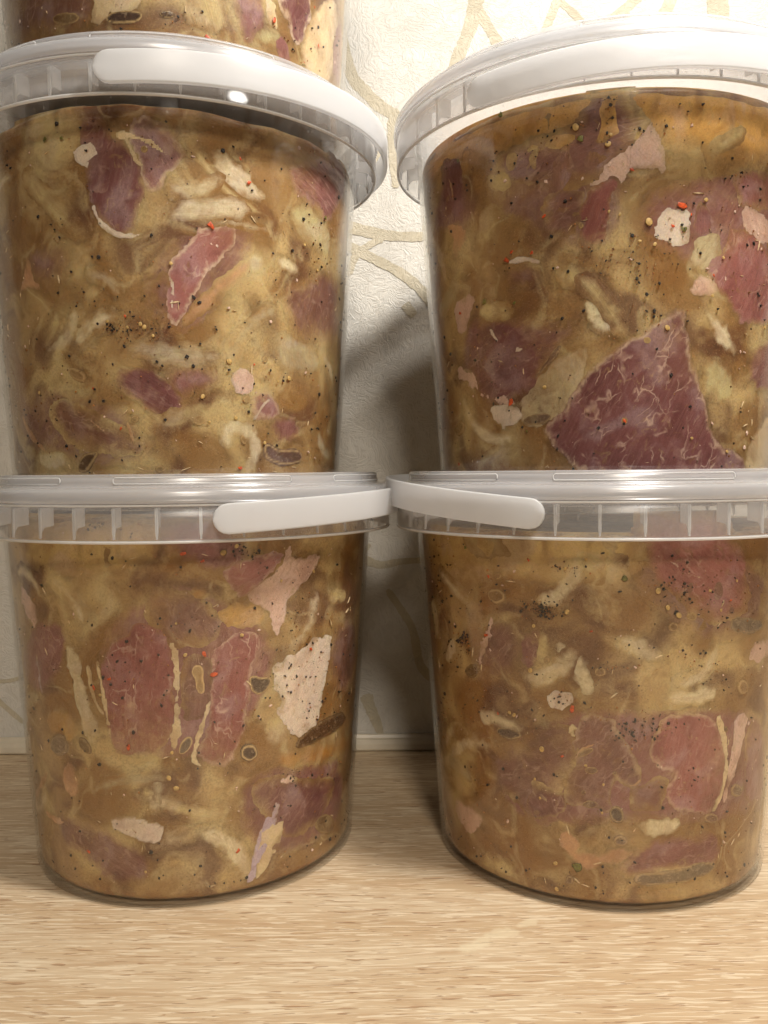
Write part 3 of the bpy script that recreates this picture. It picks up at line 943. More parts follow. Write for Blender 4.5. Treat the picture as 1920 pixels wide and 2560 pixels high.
meat(b, "A", "mauve", "pinkish folded meat flap beside a purple chunk", [(560, 520), (640, 498), (740, 568), (792, 640), (772, 704), (704, 772), (650, 828), (618, 760), (600, 690), (540, 590)], ang=120, rim=.7, soft=2, cov=.12)
fat(b, "A", "fat", "crumpled white fat tuft on the purple chunk", [(360, 600), (402, 598), (412, 690), (432, 772), (402, 784), (366, 716), (308, 684), (300, 640)], vein=.2)
fat(b, "A", "cream", "long pale fat strand crossing the meat flap", [(478, 566), (560, 556), (682, 608), (764, 690), (742, 702), (660, 642), (570, 602), (500, 604)])
fat(b, "A", "cream", "short fat fold at the middle of the purple chunk", strand([(535, 580), (562, 640), (588, 700), (620, 712)], 14, 8))
fat(b, "A", "fat", "frayed white fat hem below the chunk", strand([(398, 890), (420, 950), (480, 1000), (548, 1018), (612, 1010)], 9, 12), jag=1.5)
onion(b, "A", "onionw", "bright pale onion wedge with orange fleck", [(905, 640), (960, 632), (1040, 712), (1120, 792), (1166, 860), (1100, 880), (1000, 815), (930, 730)], ang=-45, soft=3, cov=.12, fibc=.7)
onion(b, "A", "onion", "thin curved onion edge beside the pale wedge", strand([(812, 580), (850, 655), (920, 755), (1010, 850), (1130, 918)], 12, 16), soft=2, cov=.3)
meat(b, "A", "mauve", "mauve striped meat chunk near the bucket shoulder", [(1250, 745), (1330, 698), (1430, 696), (1500, 738), (1504, 800), (1472, 880), (1420, 958), (1370, 884), (1300, 826)], ang=-20, soft=2.2, cov=.08, fibc=1.0, rim=.25)
onion(b, "A", "green", "greenish hazy onion piece under striped meat", [(1250, 900), (1320, 878), (1400, 960), (1444, 1040), (1424, 1130), (1300, 1010)], soft=5, cov=.3)
onion(b, "A", "onionw", "slim pale onion strip beside an orange flake", strand([(925, 960), (1010, 955), (1100, 980), (1205, 1008)], 14, 8), soft=2.5, cov=.25)
meat(b, "C", "murk", "dull mauve painted-shade flank behind the pink wedge", [(655, 200), (730, 130), (740, 310), (700, 300)], soft=5, cov=.3)  # duller tone paints the shadowed side of the pink wedge
meat(b, "C", "pink", "pink wedge of meat with white marbling", [(718, 150), (760, 60), (830, 0), (880, -62), (1012, -72), (1022, 18), (962, 62), (902, 122), (862, 202), (802, 302), (772, 366), (738, 356), (724, 260)], ang=55, rim=.75, soft=1.6, cov=.03, vein=1.0)
fat(b, "C", "fat", "white ragged fat edge along the pink wedge", strand([(716, 138), (748, 190), (742, 270), (758, 350)], 8, 12), jag=1.6)
fat(b, "C", "peach", "soft peach fat band under the pink wedge", [(782, 362), (862, 250), (952, 168), (1082, 78), (1104, 108), (962, 222), (852, 336)], soft=2.5, cov=.3)
meat(b, "C", "murk", "hazy reddish meat behind a cream fat spike", [(120, 60), (250, 28), (275, 120), (205, 205), (140, 155)], soft=6, cov=.35)
fat(b, "C", "peach", "cream fat spike at the bucket's side", [(60, 245), (98, 140), (110, 58), (142, 150), (175, 205), (120, 212)], soft=2, cov=.25)
meat(b, "C", "murk", "large brownish mauve meat chunk at the bucket edge", [(1240, 230), (1350, 168), (1462, 158), (1474, 300), (1462, 432), (1350, 436), (1280, 352)], soft=6, cov=.22)
onion(b, "C", "onionw", "small square pale onion bit near greenish onion", [(1080, 70), (1130, 68), (1138, 130), (1090, 142)], soft=2.5, cov=.15)
onion(b, "C", "onionw", "small slanted pale onion bit above brownish meat", [(1198, 66), (1300, 106), (1298, 152), (1216, 116)], soft=2.5, cov=.2)
onion(b, "C", "onion", "hazy onion pieces beside the pink wedge tip", [(990, 240), (1060, 250), (1140, 380), (1120, 440), (1040, 380)], soft=4, cov=.35)
onion(b, "C", "grey", "long greyish onion band across the bucket", [(540, 442), (700, 438), (930, 466), (946, 540), (850, 550), (650, 540), (560, 492)], ang=-5, soft=4, cov=.2, fibc=.8)
onion(b, "C", "grey", "large square hazy onion slab near the edge", [(1180, 420), (1280, 416), (1384, 500), (1366, 575), (1220, 566)], soft=4, cov=.25)
meat(b, "C", "purple", "purple meat slab under the onion band", [(498, 572), (600, 556), (700, 600), (772, 680), (776, 742), (700, 754), (600, 704), (520, 634)], ang=-30, soft=2.5, cov=.1)
meat(b, "C", "mauve", "hazy mauve meat flap beside the purple slab", [(738, 570), (920, 566), (944, 610), (822, 642), (782, 664), (740, 640)], soft=4, cov=.35)
fat(b, "C", "fatpink", "small pink and white fat knot with dark specks", [(1005, 592), (1050, 548), (1104, 590), (1094, 652), (1040, 664)], vein=.5)
meat(b, "C", "mauve", "small mauve meat cube crossed by a fat seam", [(1082, 690), (1150, 648), (1204, 708), (1204, 764), (1130, 774)], soft=1.5, rim=.4, cov=.12)
fat(b, "C", "fat", "thin fat seam across the mauve cube", strand([(1108, 770), (1140, 710), (1172, 686)], 6, 4))
meat(b, "C", "mauve", "hazy mauve meat nub above a dark air pocket", [(1186, 780), (1264, 766), (1298, 830), (1244, 866), (1198, 856)], soft=3, cov=.2)
onion(b, "C", "onion", "broad yellow onion arch over the clear ring", [(600, 780), (720, 728), (850, 698), (1000, 716), (1104, 780), (1050, 794), (950, 764), (800, 784), (700, 826), (620, 836)], soft=4, cov=.4)
onion(b, "C", "onionw", "curled translucent onion ring end", [(958, 802), (1000, 768), (1090, 786), (1134, 850), (1124, 960), (1084, 1014), (1058, 1004), (1086, 920), (1080, 862), (1030, 832), (994, 842), (994, 902), (964, 872)], soft=2.5, cov=.22)
meat(b, "C", "brown", "reddish brown meat slab with fat streaks near the foot", [(205, 730), (330, 716), (430, 788), (530, 828), (562, 868), (614, 892), (500, 906), (360, 886), (270, 834)], ang=-25, soft=5, cov=.2)
fat(b, "C", "peach", "long thin fat streak along the reddish slab", strand([(320, 732), (400, 790), (480, 850), (590, 905)], 7, 5))
fat(b, "C", "peach", "short forked fat streak on the reddish slab", strand([(545, 790), (560, 830), (575, 880)], 7, 5))
fat(b, "C", "peach", "faint pale fat ribbon down the bucket's side", strand([(88, 760), (120, 840), (190, 915)], 10, 8), cov=.4)
onion(b, "C", "onionw", "small pale onion block near the foot", [(158, 926), (290, 920), (284, 992), (160, 974)], soft=1.6, cov=.35)
air(b, "C", "airm", "large dark wavy air pocket near the foot", [(1142, 890), (1168, 872), (1204, 908), (1290, 903), (1318, 930), (1302, 968), (1200, 973), (1148, 942)], ring=.6)
air(b, "C", "airb", "dark comma shaped air pocket near the foot", [(328, 962), (360, 918), (428, 908), (402, 962), (372, 1008), (330, 1004)], ring=.6)
bubbles(b, "C", [(863, 778, 29, 25, 0), (580, 772, 17, 15, 0), (1070, 687, 16, 16, 0), (325, 580, 42, 24, 35), (690, 990, 20, 14, 0), (340, 372, 16, 16, 0), (1150, 513, 12, 14, 0), (1055, 862, 10, 20, -20)])
bubbles(b, "A", [(622, 640, 14, 14, 0)])

# --- upper bucket of the shorter stack
b = "UR"
meat(b, "B", "mauve", "dusky meat mass around the knobbly fat clump", [(1120, 860), (1280, 800), (1500, 780), (1700, 740), (1700, 1120), (1500, 1160), (1300, 1120), (1140, 1030)], soft=4, cov=.5, ang=50)
meat(b, "B", "murk", "dusky meat mass below the dark hooded chunk", [(420, 700), (620, 640), (900, 640), (1040, 780), (1010, 1000), (860, 1080), (640, 980), (470, 860)], soft=5, cov=.5)
piece(b, "B", "juice_layer", "juice", "clear amber juice band with lid glow painted in", [(120, 760), (150, 560), (300, 440), (500, 350), (780, 290), (1100, 265), (1400, 280), (1720, 330), (1720, 720), (1500, 690), (1250, 620), (1000, 600), (700, 620), (450, 690), (240, 800)], soft=11, cov=.02, thick=.004, fibc=.05, rim=0)  # juice tone brightened to paint in the glow of light through the lid
meat(b, "B", "murk", "dark hooded meat chunk rising into amber juice", [(480, 690), (560, 640), (700, 600), (850, 520), (960, 392), (1040, 430), (1112, 500), (1134, 520), (1102, 580), (1002, 642), (922, 722), (872, 784), (700, 790), (560, 770)], ang=15, soft=7, cov=.12)
fat(b, "B", "fatpink", "large white fat wedge with feathery edge", [(866, 782), (930, 702), (1050, 630), (1122, 560), (1146, 506), (1184, 560), (1202, 640), (1226, 650), (1234, 744), (1150, 722), (1100, 722), (1060, 762), (1002, 842), (900, 806)], soft=.5, vein=.1, fibc=.5, jag=1.5)
meat(b, "B", "red", "red meat tongue under the white fat wedge", [(830, 950), (860, 862), (900, 812), (990, 758), (1014, 800), (964, 900), (982, 960), (942, 1042), (900, 1064), (850, 1034)], ang=70, soft=2.5, cov=.1)
meat(b, "B", "murk", "hazy mauve meat beside the red tongue", [(700, 985), (686, 870), (800, 838), (862, 838), (832, 960), (802, 1024), (740, 1006)], soft=5, cov=.25)
meat(b, "B", "purple", "upright purple meat strip near the bucket edge", [(238, 700), (312, 688), (334, 750), (354, 900), (344, 984), (300, 964), (230, 994), (208, 952), (240, 830)], ang=85, soft=4, cov=.12)
fat(b, "B", "peach", "thin fat string on the upright purple strip", strand([(262, 750), (285, 800), (290, 875)], 7, 5))
fat(b, "B", "peach", "pale fat skirt under the upright purple strip", [(212, 962), (330, 956), (354, 1000), (314, 1110), (290, 1110), (282, 1002), (230, 996)], soft=2, cov=.25)
fat(b, "B", "fat", "knobbly white fat clump with orange flake", [(1176, 920), (1280, 876), (1334, 930), (1344, 1002), (1302, 1064), (1240, 1054), (1168, 1004)], vein=.25, jag=1.4)
meat(b, "B", "mauve", "small mauve meat bit beside the fat clump", [(1330, 900), (1402, 868), (1424, 990), (1360, 1014)], soft=2, cov=.1)
meat(b, "B", "pink", "pinkish meat at the frame side of the bucket", [(1515, 775), (1580, 745), (1700, 760), (1700, 885), (1560, 905), (1540, 835)], soft=3, cov=.15)
fat(b, "B", "fatpink", "slanted pale fat band under pinkish meat", [(1538, 902), (1582, 876), (1690, 960), (1690, 1050), (1600, 1050), (1560, 962)])
onion(b, "B", "grey", "grey onion fan with fine ribs", [(1326, 1040), (1400, 1008), (1464, 986), (1474, 1090), (1454, 1154), (1330, 1166)], ang=55, fibc=1.0, soft=2.5, cov=.15)
onion(b, "B", "onion", "hazy yellow onion blob in the dark juice", [(436, 760), (520, 754), (546, 800), (470, 816)], soft=4, cov=.4)
onion(b, "B", "onion", "hazy olive onion streak down the bucket", [(420, 900), (500, 860), (470, 1000), (430, 1110), (380, 1110)], soft=5, cov=.5)
meat(b, "D", "pink", "large pink meat chunk at the bucket's far side", [(1388, 100), (1480, 58), (1512, -60), (1582, -40), (1700, 130), (1700, 330), (1600, 364), (1530, 322), (1480, 222), (1440, 182)], ang=60, soft=2, cov=.06, vein=.6)
fat(b, "D", "fatpink", "bent pinkish fat bit beside the large pink chunk", [(1326, 212), (1360, 156), (1442, 168), (1454, 232), (1350, 224)], soft=1.5, cov=.2)
fat(b, "D", "fat", "small white fat stick beside an orange flake", strand([(535, 95), (590, 78), (662, 92)], 16, 9))
meat(b, "D", "murk", "hazy mauve meat under the white stick", [(506, 118), (640, 106), (646, 184), (540, 188)], soft=4, cov=.35)
onion(b, "D", "onion", "soft yellow onion blob in brown juice", [(740, 120), (900, 138), (862, 204), (760, 186)], soft=5, cov=.4)
onion(b, "D", "onionw", "short white onion stick above the big chunk", [(858, 258), (902, 268), (994, 370), (972, 404), (900, 374)], soft=3, cov=.15)
meat(b, "D", "purple", "square purple brown meat block with white fat squiggle", [(370, 362), (480, 348), (700, 368), (834, 390), (740, 450), (684, 534), (644, 624), (600, 664), (500, 694), (410, 664), (390, 572), (338, 562), (338, 440)], ang=20, soft=4, cov=.12)
fat(b, "D", "fat", "white fat squiggle on the square meat block", strand([(447, 378), (480, 430), (525, 470), (592, 470)], 8, 13), jag=1.5)
fat(b, "D", "fatpink", "frayed pale fat under the square meat block", [(306, 545), (388, 556), (412, 660), (482, 668), (564, 700), (540, 718), (420, 684), (376, 622), (328, 604)], vein=.3, jag=1.6)
onion(b, "D", "grey", "olive onion wedge beside the big chunk", [(600, 650), (690, 550), (800, 478), (904, 478), (852, 600), (792, 722), (762, 762), (690, 802), (590, 804), (572, 770)], soft=1.4, cov=.45, rim=.5)
air(b, "D", "airg", "grey air pocket at the onion wedge's foot", [(588, 772), (640, 745), (720, 742), (728, 768), (690, 802), (600, 806)], ring=.4, cov=.35)
air(b, "D", "airm", "thin crescent air pocket along the onion wedge", [(642, 600), (690, 530), (748, 448), (768, 458), (742, 502), (682, 562), (656, 594)], ring=.5, cov=.35)
meat(b, "D", "purple", "biggest purple meat slab with white veins", [(700, 812), (742, 768), (832, 668), (902, 558), (1002, 478), (1082, 438), (1182, 368), (1282, 306), (1304, 360), (1314, 460), (1336, 540), (1374, 640), (1396, 760), (1440, 900), (1540, 930), (1574, 1010), (850, 1010), (800, 934), (730, 874)], ang=62, rim=.55, soft=1.4, cov=.02, vein=.9)
fat(b, "D", "fat", "white knotted fat cluster with a red flake", [(458, 730), (520, 698), (584, 720), (586, 792), (520, 819), (468, 782)], vein=.3, jag=1.4)
fat(b, "D", "fatpink", "upright pink fat shard near the bucket edge", [(298, 290), (350, 236), (384, 250), (372, 320), (332, 404), (308, 404)], soft=1)
onion(b, "D", "onionw", "slanted white onion stick beside the biggest slab", [(1388, 300), (1450, 338), (1534, 460), (1524, 494), (1480, 484), (1420, 380)], soft=2.5, cov=.2)
onion(b, "D", "green", "greenish onion beneath the white stick", [(1398, 500), (1500, 556), (1514, 682), (1420, 694), (1376, 640)], soft=5, cov=.35)
fat(b, "D", "cream", "cream fat sheet at the bucket's far side", [(1690, 740), (1622, 820), (1582, 900), (1556, 1000), (1690, 1000)], soft=1.5)
meat(b, "D", "mauve", "mauve meat bit above the cream fat sheet", [(1588, 520), (1640, 448), (1690, 430), (1690, 640), (1600, 624)], soft=2, cov=.1)
onion(b, "D", "onion", "hazy onion layer near the bucket foot", [(370, 850), (440, 796), (560, 898), (646, 962), (520, 988), (420, 944)], soft=5, cov=.4)
bubbles(b, "D", [(318, 815, 22, 34, 20), (1040, 780, 15, 16, 0), (1140, 432, 18, 16, 0)])
bubbles(b, "B", [(850, 972, 10, 12, 0)])

# --- bottom bucket of the taller stack
b = "LL"
meat(b, "E", "mauve", "broad mauve meat mass behind the two red pieces", [(540, 640), (720, 540), (920, 560), (1150, 700), (1190, 880), (1090, 1090), (960, 1240), (700, 1250), (520, 1250), (430, 1000), (440, 760)], soft=4, cov=.34, ang=80)
meat(b, "G", "purple", "dusky meat mass behind the lilac fat ribbon", [(1040, 420), (1130, 300), (1330, 270), (1490, 260), (1480, 480), (1330, 620), (1150, 640), (1060, 560)], soft=4, cov=.4)
piece(b, "E", "juice_layer", "paleju", "yellow amber juice band along the rim", [(20, 150), (300, 150), (640, 160), (720, 360), (620, 430), (400, 470), (200, 460), (30, 430)], soft=9, cov=.1, thick=.004, fibc=.05)
onion(b, "E", "onion", "hazy yellow onion curve near the rim", [(455, 520), (492, 540), (484, 640), (430, 704), (360, 756), (328, 722), (400, 680), (450, 620)], soft=5, cov=.4)
meat(b, "E", "mauve", "mauve meat chunk behind the ribbed rim", [(690, 335), (716, 240), (800, 186), (860, 196), (924, 280), (1040, 336), (1074, 400), (980, 444), (900, 434), (820, 404), (740, 384)], soft=4, cov=.12, ang=60)
meat(b, "E", "pink", "pink meat wedge against white fat", [(976, 450), (1060, 418), (1150, 398), (1242, 374), (1232, 420), (1180, 462), (1100, 532), (1050, 580), (1008, 552), (984, 500)], ang=25, rim=.4, soft=1.2)
fat(b, "E", "fatpink", "large slanted white fat slab under the rim", [(1058, 582), (1110, 530), (1200, 450), (1240, 366), (1272, 346), (1262, 420), (1396, 376), (1384, 440), (1302, 540), (1244, 600), (1224, 722), (1192, 756), (1170, 652), (1150, 622)], soft=1.2, ang=55, fibc=.6)
onion(b, "E", "amber", "amber juice soaked onion scrap", [(780, 570), (850, 526), (908, 560), (850, 606)], soft=4, cov=.35)
meat(b, "E", "murk", "hazy mauve meat in the middle of the bucket", [(640, 640), (700, 556), (850, 578), (904, 640), (944, 700), (900, 764), (760, 786), (680, 764)], soft=6, cov=.28)
piece(b, "E", "spice_clump", "gran", "grainy yellow spice clump above the red strip", [(926, 620), (1040, 596), (1154, 640), (1144, 704), (1000, 734), (938, 684)], soft=3, cov=.2, thick=.003, fibc=.3)
meat(b, "E", "red", "broad red meat slab with upright grain", [(428, 850), (500, 768), (620, 676), (722, 758), (754, 900), (744, 1106), (722, 1244), (518, 1252), (478, 1180), (448, 1050)], ang=84, soft=2.2, cov=.05, vein=.7)
fat(b, "E", "cream", "upright cream fat seam beside the broad red slab", [(722, 768), (762, 768), (784, 880), (782, 1106), (762, 1246), (728, 1246), (750, 1106), (746, 900)], jag=1.4)
fat(b, "E", "cream", "thin cream fat edge left of the broad red slab", strand([(412, 860), (432, 950), (452, 1060), (478, 1190)], 9, 11))
meat(b, "E", "murk", "brownish pink meat between two red pieces", [(788, 850), (900, 826), (934, 900), (904, 1010), (872, 1110), (798, 1110)], soft=2.5, cov=.3, ang=85)
meat(b, "E", "red", "upright red meat strip with netted veins", [(926, 800), (1030, 716), (1134, 738), (1094, 830), (1074, 1000), (1064, 1106), (1034, 1190), (994, 1292), (930, 1304), (860, 1282), (880, 1180), (902, 1106), (912, 950)], ang=80, rim=.45, soft=1.4, cov=.03, vein=.9)
fat(b, "E", "cream", "slanted cream fat edge along the red strip", strand([(912, 1020), (892, 1080), (856, 1180), (830, 1290), (870, 1310)], 8, 14), jag=1.5)
air(b, "E", "air", "dark heart shaped air pocket", [(1072, 950), (1084, 913), (1130, 924), (1182, 917), (1178, 950), (1152, 992), (1100, 1008)], ring=.9)
fat(b, "E", "fat", "big white peppered fat lump near the edge", [(1176, 890), (1220, 848), (1350, 768), (1432, 736), (1444, 800), (1424, 900), (1404, 1000), (1384, 1106), (1312, 1194), (1240, 1154), (1200, 1092), (1222, 1012), (1190, 962)], vein=.35, jag=1.3)
meat(b, "E", "brown", "brown mauve meat strips at the bucket edge", [(1440, 720), (1544, 676), (1534, 900), (1484, 1004), (1440, 954)], ang=85, soft=4, cov=.2)
fat(b, "E", "fatpink", "pinkish fat ribbon high on the bucket's side", [(72, 590), (90, 516), (122, 580), (158, 680), (142, 736), (110, 652)], soft=1.2, cov=.12)
meat(b, "E", "mauve", "mauve meat chunk with fine fat lines", [(152, 700), (240, 686), (264, 780), (244, 900), (182, 986), (118, 964), (88, 850), (130, 740)], ang=60, soft=3, cov=.15)
fat(b, "E", "lav", "lilac strip down the mauve chunk", strand([(150, 830), (158, 900), (172, 990)], 12, 8), soft=2, cov=.3)
onion(b, "E", "onionw", "long upright pale onion strip", [(262, 778), (322, 788), (342, 900), (384, 1030), (424, 1180), (392, 1230), (344, 1150), (302, 950)], ang=-70, soft=1.6, cov=.3)
fat(b, "E", "cream", "slim outlined fat loop beside the onion strip", strand([(370, 880), (382, 960), (408, 1040), (440, 1085)], 5, 5))
air(b, "G", "air", "round dark air pocket under the red strip", ellipse(1080, 215, 38, 36, 20), ring=.9)
air(b, "G", "airg", "tilted grey air pocket between fat edges", ellipse(800, 184, 46, 26, -55), ring=.9, cov=.2)
air(b, "G", "airg", "smooth grey oval air pocket low on the side", ellipse(246, 180, 42, 48, -10), ring=.25, cov=.3)
air(b, "G", "airb", "slanted brown air pocket under the onion strip", ellipse(360, 186, 44, 22, 55), ring=.3, cov=.3)
air(b, "E", "aire", "outlined bean shaped air pocket on pink meat", [(822, 895), (845, 864), (880, 875), (884, 930), (890, 980), (868, 1000), (846, 985), (840, 940)], cov=.75, ring=.9)
air(b, "G", "airb", "long brown gritty air pocket under the white lump", [(1280, 184), (1310, 128), (1400, 68), (1492, 26), (1506, 72), (1450, 124), (1340, 178), (1300, 198)], ring=.2, cov=.12)
air(b, "G", "airb", "faint round air pocket near the foot", ellipse(1410, 520, 44, 48, 10), ring=.25, cov=.6)
onion(b, "G", "amber", "amber onion band under the gritty pocket", [(1200, 222), (1400, 178), (1534, 116), (1504, 204), (1350, 254), (1230, 274)], soft=4, cov=.35)
meat(b, "G", "murk", "hazy mauve meat slab low on the bucket", [(248, 500), (340, 498), (460, 558), (540, 618), (644, 688), (624, 764), (520, 776), (440, 724), (350, 644), (270, 594)], ang=-25, soft=4, cov=.16)
fat(b, "G", "peach", "forked pale fat line above the hazy slab", strand([(190, 470), (250, 515), (310, 505), (330, 520)], 12, 8))
fat(b, "G", "fat", "white fat lens low on the bucket", [(466, 522), (520, 488), (600, 508), (694, 528), (714, 570), (692, 610), (600, 602), (540, 572)], soft=1.2, vein=.2)
onion(b, "G", "onion", "yellow haze of onion beside the fat lens", [(700, 540), (830, 556), (850, 604), (740, 630), (640, 630), (700, 590)], soft=4, cov=.4)
meat(b, "G", "purple", "purple meat chunk low at the bucket edge", [(1108, 400), (1130, 340), (1220, 330), (1340, 346), (1452, 326), (1400, 470), (1284, 566), (1200, 534), (1150, 454)], soft=4, cov=.14, ang=40)
fat(b, "G", "lav", "lilac white fat ribbon slanting to the foot", [(1162, 482), (1190, 422), (1218, 430), (1204, 500), (1164, 600), (1124, 700), (1102, 772), (1072, 774), (1090, 682), (1110, 592)])
fat(b, "G", "cream", "cream ragged fat beside the lilac ribbon", [(1120, 612), (1150, 520), (1244, 498), (1234, 560), (1202, 622), (1162, 704), (1120, 766), (1100, 742)], jag=1.5, vein=.2)
fat(b, "G", "fatpink", "white crumbs of fat above the purple chunk", [(1205, 340), (1235, 310), (1290, 320), (1260, 350), (1225, 355)], jag=2)
fat(b, "G", "peach", "pinkish fat drips low on the bucket's side", [(258, 300), (300, 250), (330, 330), (334, 392), (290, 404)], soft=1.5, cov=.25)
fat(b, "G", "peach", "thin pale fat fold at the bucket's lower side", strand([(150, 400), (175, 340), (190, 300)], 9, 6), cov=.3)
onion(b, "E", "onion", "hazy tan onion patch under the big white lump", [(1150, 1130), (1210, 1090), (1260, 1160), (1220, 1230), (1150, 1220)], soft=3, cov=.3)
onion(b, "G", "gran", "yellow foamy onion patch beside the grey oval", [(180, 60), (250, 30), (300, 40), (330, 120), (290, 170), (270, 130), (210, 120)], soft=1.5, cov=.3)

# --- bottom bucket of the shorter stack
b = "LR"
meat(b, "H", "mauve", "wide dusky meat mass behind the pink oval", [(470, 240), (660, 120), (860, 30), (1180, 50), (1420, 30), (1650, 50), (1660, 420), (1460, 490), (1100, 490), (800, 500), (620, 510), (500, 380)], soft=4, cov=.34, ang=60)
meat(b, "F", "murk", "dusky meat mass under the large pink lump", [(1120, 420), (1300, 380), (1560, 420), (1660, 520), (1600, 720), (1420, 760), (1240, 660), (1130, 560)], soft=5, cov=.5)
piece(b, "F", "juice_layer", "paleju", "pale yellow juice band along the rim", [(140, 200), (500, 180), (900, 180), (1140, 200), (1130, 440), (1000, 520), (700, 480), (400, 500), (180, 480)], soft=11, cov=.15, thick=.004, fibc=.05)
onion(b, "F", "onion", "wide pale onion haze under the rim", [(820, 352), (1000, 346), (1064, 420), (1024, 560), (1004, 704), (880, 644), (850, 480)], soft=10, cov=.4)
onion(b, "F", "onion", "pale rounded onion under the handle end", [(318, 280), (450, 246), (484, 330), (566, 400), (400, 424), (346, 362)], soft=6, cov=.35)
meat(b, "F", "pink", "large pink meat lump pressed up into the rim", [(1146, 240), (1200, 196), (1300, 190), (1390, 206), (1454, 250), (1484, 330), (1566, 420), (1546, 500), (1590, 610), (1480, 684), (1350, 644), (1270, 564), (1180, 484), (1156, 400)], ang=-40, soft=6, cov=.1, top=.009)
fat(b, "F", "fatpink", "thin fat line along the large pink lump", strand([(1180, 395), (1260, 430), (1330, 480), (1400, 500)], 5, 3), cov=.3)
onion(b, "F", "onionw", "curved pale onion strip standing upright", [(738, 740), (800, 788), (874, 850), (916, 960), (904, 1006), (860, 1006), (800, 904), (736, 804)], ang=-60, soft=3, cov=.25)
onion(b, "F", "onionw", "hazy lens of onion lying flat", [(1008, 740), (1100, 736), (1204, 820), (1196, 856), (1080, 846), (1008, 794)], soft=4, cov=.35)
onion(b, "F", "onion", "small upright onion tile beside pink meat", [(660, 742), (712, 728), (704, 864), (660, 866)], soft=2, cov=.35)
meat(b, "F", "murk", "pink brown meat bordered by a white fat edge", [(440, 724), (480, 696), (560, 718), (576, 800), (524, 904), (440, 966), (398, 904)], soft=4, cov=.3)
fat(b, "F", "fatpink", "jagged white fat edge beside pink brown meat", [(452, 650), (478, 688), (444, 762), (434, 822), (412, 886), (392, 872), (408, 790), (434, 720)], jag=1.5)
meat(b, "F", "mauve", "small mauve meat square above a yellow seed", [(582, 790), (620, 738), (662, 748), (654, 862), (610, 884)], soft=2, cov=.25)
fat(b, "F", "fat", "round white fat nub with red dots", [(704, 1000), (740, 972), (790, 982), (810, 1020), (782, 1060), (730, 1064), (700, 1032)])
air(b, "F", "airg", "dark gritty air pocket at the bucket's far side", [(1500, 690), (1520, 658), (1640, 668), (1650, 710), (1590, 738), (1508, 728)], ring=.3, cov=.1)
air(b, "F", "airb", "brown air pocket beside the jagged fat edge", ellipse(376, 895, 36, 34, 0), ring=.25, cov=.25)
fat(b, "F", "fatpink", "pale fat shard at the bucket's far side", [(1580, 850), (1610, 780), (1680, 756), (1680, 824), (1600, 870)], soft=1.5, cov=.15)
meat(b, "H", "murk", "wide brown mauve meat slab with hazy edge", [(480, 230), (660, 146), (800, 96), (824, 200), (804, 280), (764, 334), (722, 424), (640, 486), (560, 404), (496, 322)], ang=30, soft=6, cov=.2)
meat(b, "H", "purple", "purple lower edge of meat above white fat hook", [(598, 340), (700, 358), (786, 420), (742, 474), (620, 484)], soft=4, cov=.15)
meat(b, "H", "murk", "folded brown meat lobe with pale outline", [(818, 240), (838, 90), (900, 46), (1000, 86), (1062, 200), (1120, 310), (1104, 368), (1040, 352), (1002, 302), (964, 402), (990, 470), (860, 432), (778, 432), (790, 330)], rim=.5, soft=2, cov=.2, ang=50)
fat(b, "H", "peach", "curved pale fat fold across the brown lobe", strand([(822, 240), (850, 200), (900, 180), (950, 172)], 9, 5))
fat(b, "H", "peach", "pale fat rim hanging from the brown lobe", strand([(1010, 250), (1040, 330), (1080, 360), (1112, 330)], 8, 6), cov=.2)
meat(b, "H", "murk", "brown meat between the folded lobe and the pink oval", [(1070, 380), (1180, 326), (1234, 350), (1204, 434), (1120, 456), (1064, 432)], soft=3, cov=.2)
meat(b, "H", "pink", "pink oval meat chunk with fibrous pale edge", [(1162, 200), (1178, 120), (1250, 58), (1310, 52), (1430, 58), (1474, 170), (1484, 280), (1464, 400), (1420, 464), (1330, 474), (1240, 444), (1216, 392), (1282, 300), (1220, 284), (1176, 262)], ang=75, rim=.5, soft=1.6, cov=.05)
fat(b, "H", "cream", "inner cream fat line beside the pink oval", [(1434, 60), (1472, 48), (1494, 180), (1494, 290), (1474, 400), (1440, 464), (1420, 464), (1462, 380), (1477, 270), (1466, 160)])
fat(b, "H", "fatpink", "outer cream fat line beside the pink oval", [(1518, 50), (1584, 42), (1574, 120), (1544, 230), (1514, 330), (1482, 436), (1466, 424), (1500, 280), (1520, 150)])
meat(b, "H", "mauve", "mauve meat strip beyond the cream fat lines", [(1578, 120), (1622, 56), (1646, 200), (1646, 380), (1602, 426), (1566, 384), (1580, 250)], ang=85, soft=2, cov=.12)
fat(b, "H", "fatpink", "hazy pink white fat chip low at the edge", [(298, 420), (330, 428), (404, 470), (416, 530), (370, 566), (330, 522), (302, 482)], soft=1.5, cov=.15, vein=.3)
fat(b, "H", "peach", "hooked white fat strip near the foot", [(762, 560), (800, 546), (828, 600), (834, 650), (900, 658), (1000, 636), (1096, 648), (1044, 692), (930, 704), (860, 726), (808, 674), (766, 622)], soft=1.5, cov=.08)
meat(b, "H", "mauve", "long mauve meat strip above the long air pocket", [(1026, 704), (1100, 658), (1200, 598), (1360, 586), (1444, 566), (1446, 660), (1424, 694), (1300, 694), (1180, 724), (1060, 746)], ang=10, soft=3, cov=.18)
onion(b, "H", "onionw", "bright white onion chip under the pink oval", [(1116, 510), (1200, 498), (1296, 498), (1276, 562), (1180, 580), (1116, 552)], soft=2.5, cov=.15)
onion(b, "H", "onion", "pale hazy onion chip near the foot", [(418, 660), (500, 646), (566, 710), (566, 764), (480, 756), (428, 722)], soft=4, cov=.35)
onion(b, "H", "onion", "hazy onion veil at the bucket's lower side", [(270, 240), (340, 220), (400, 320), (380, 400), (300, 380)], soft=6, cov=.5)
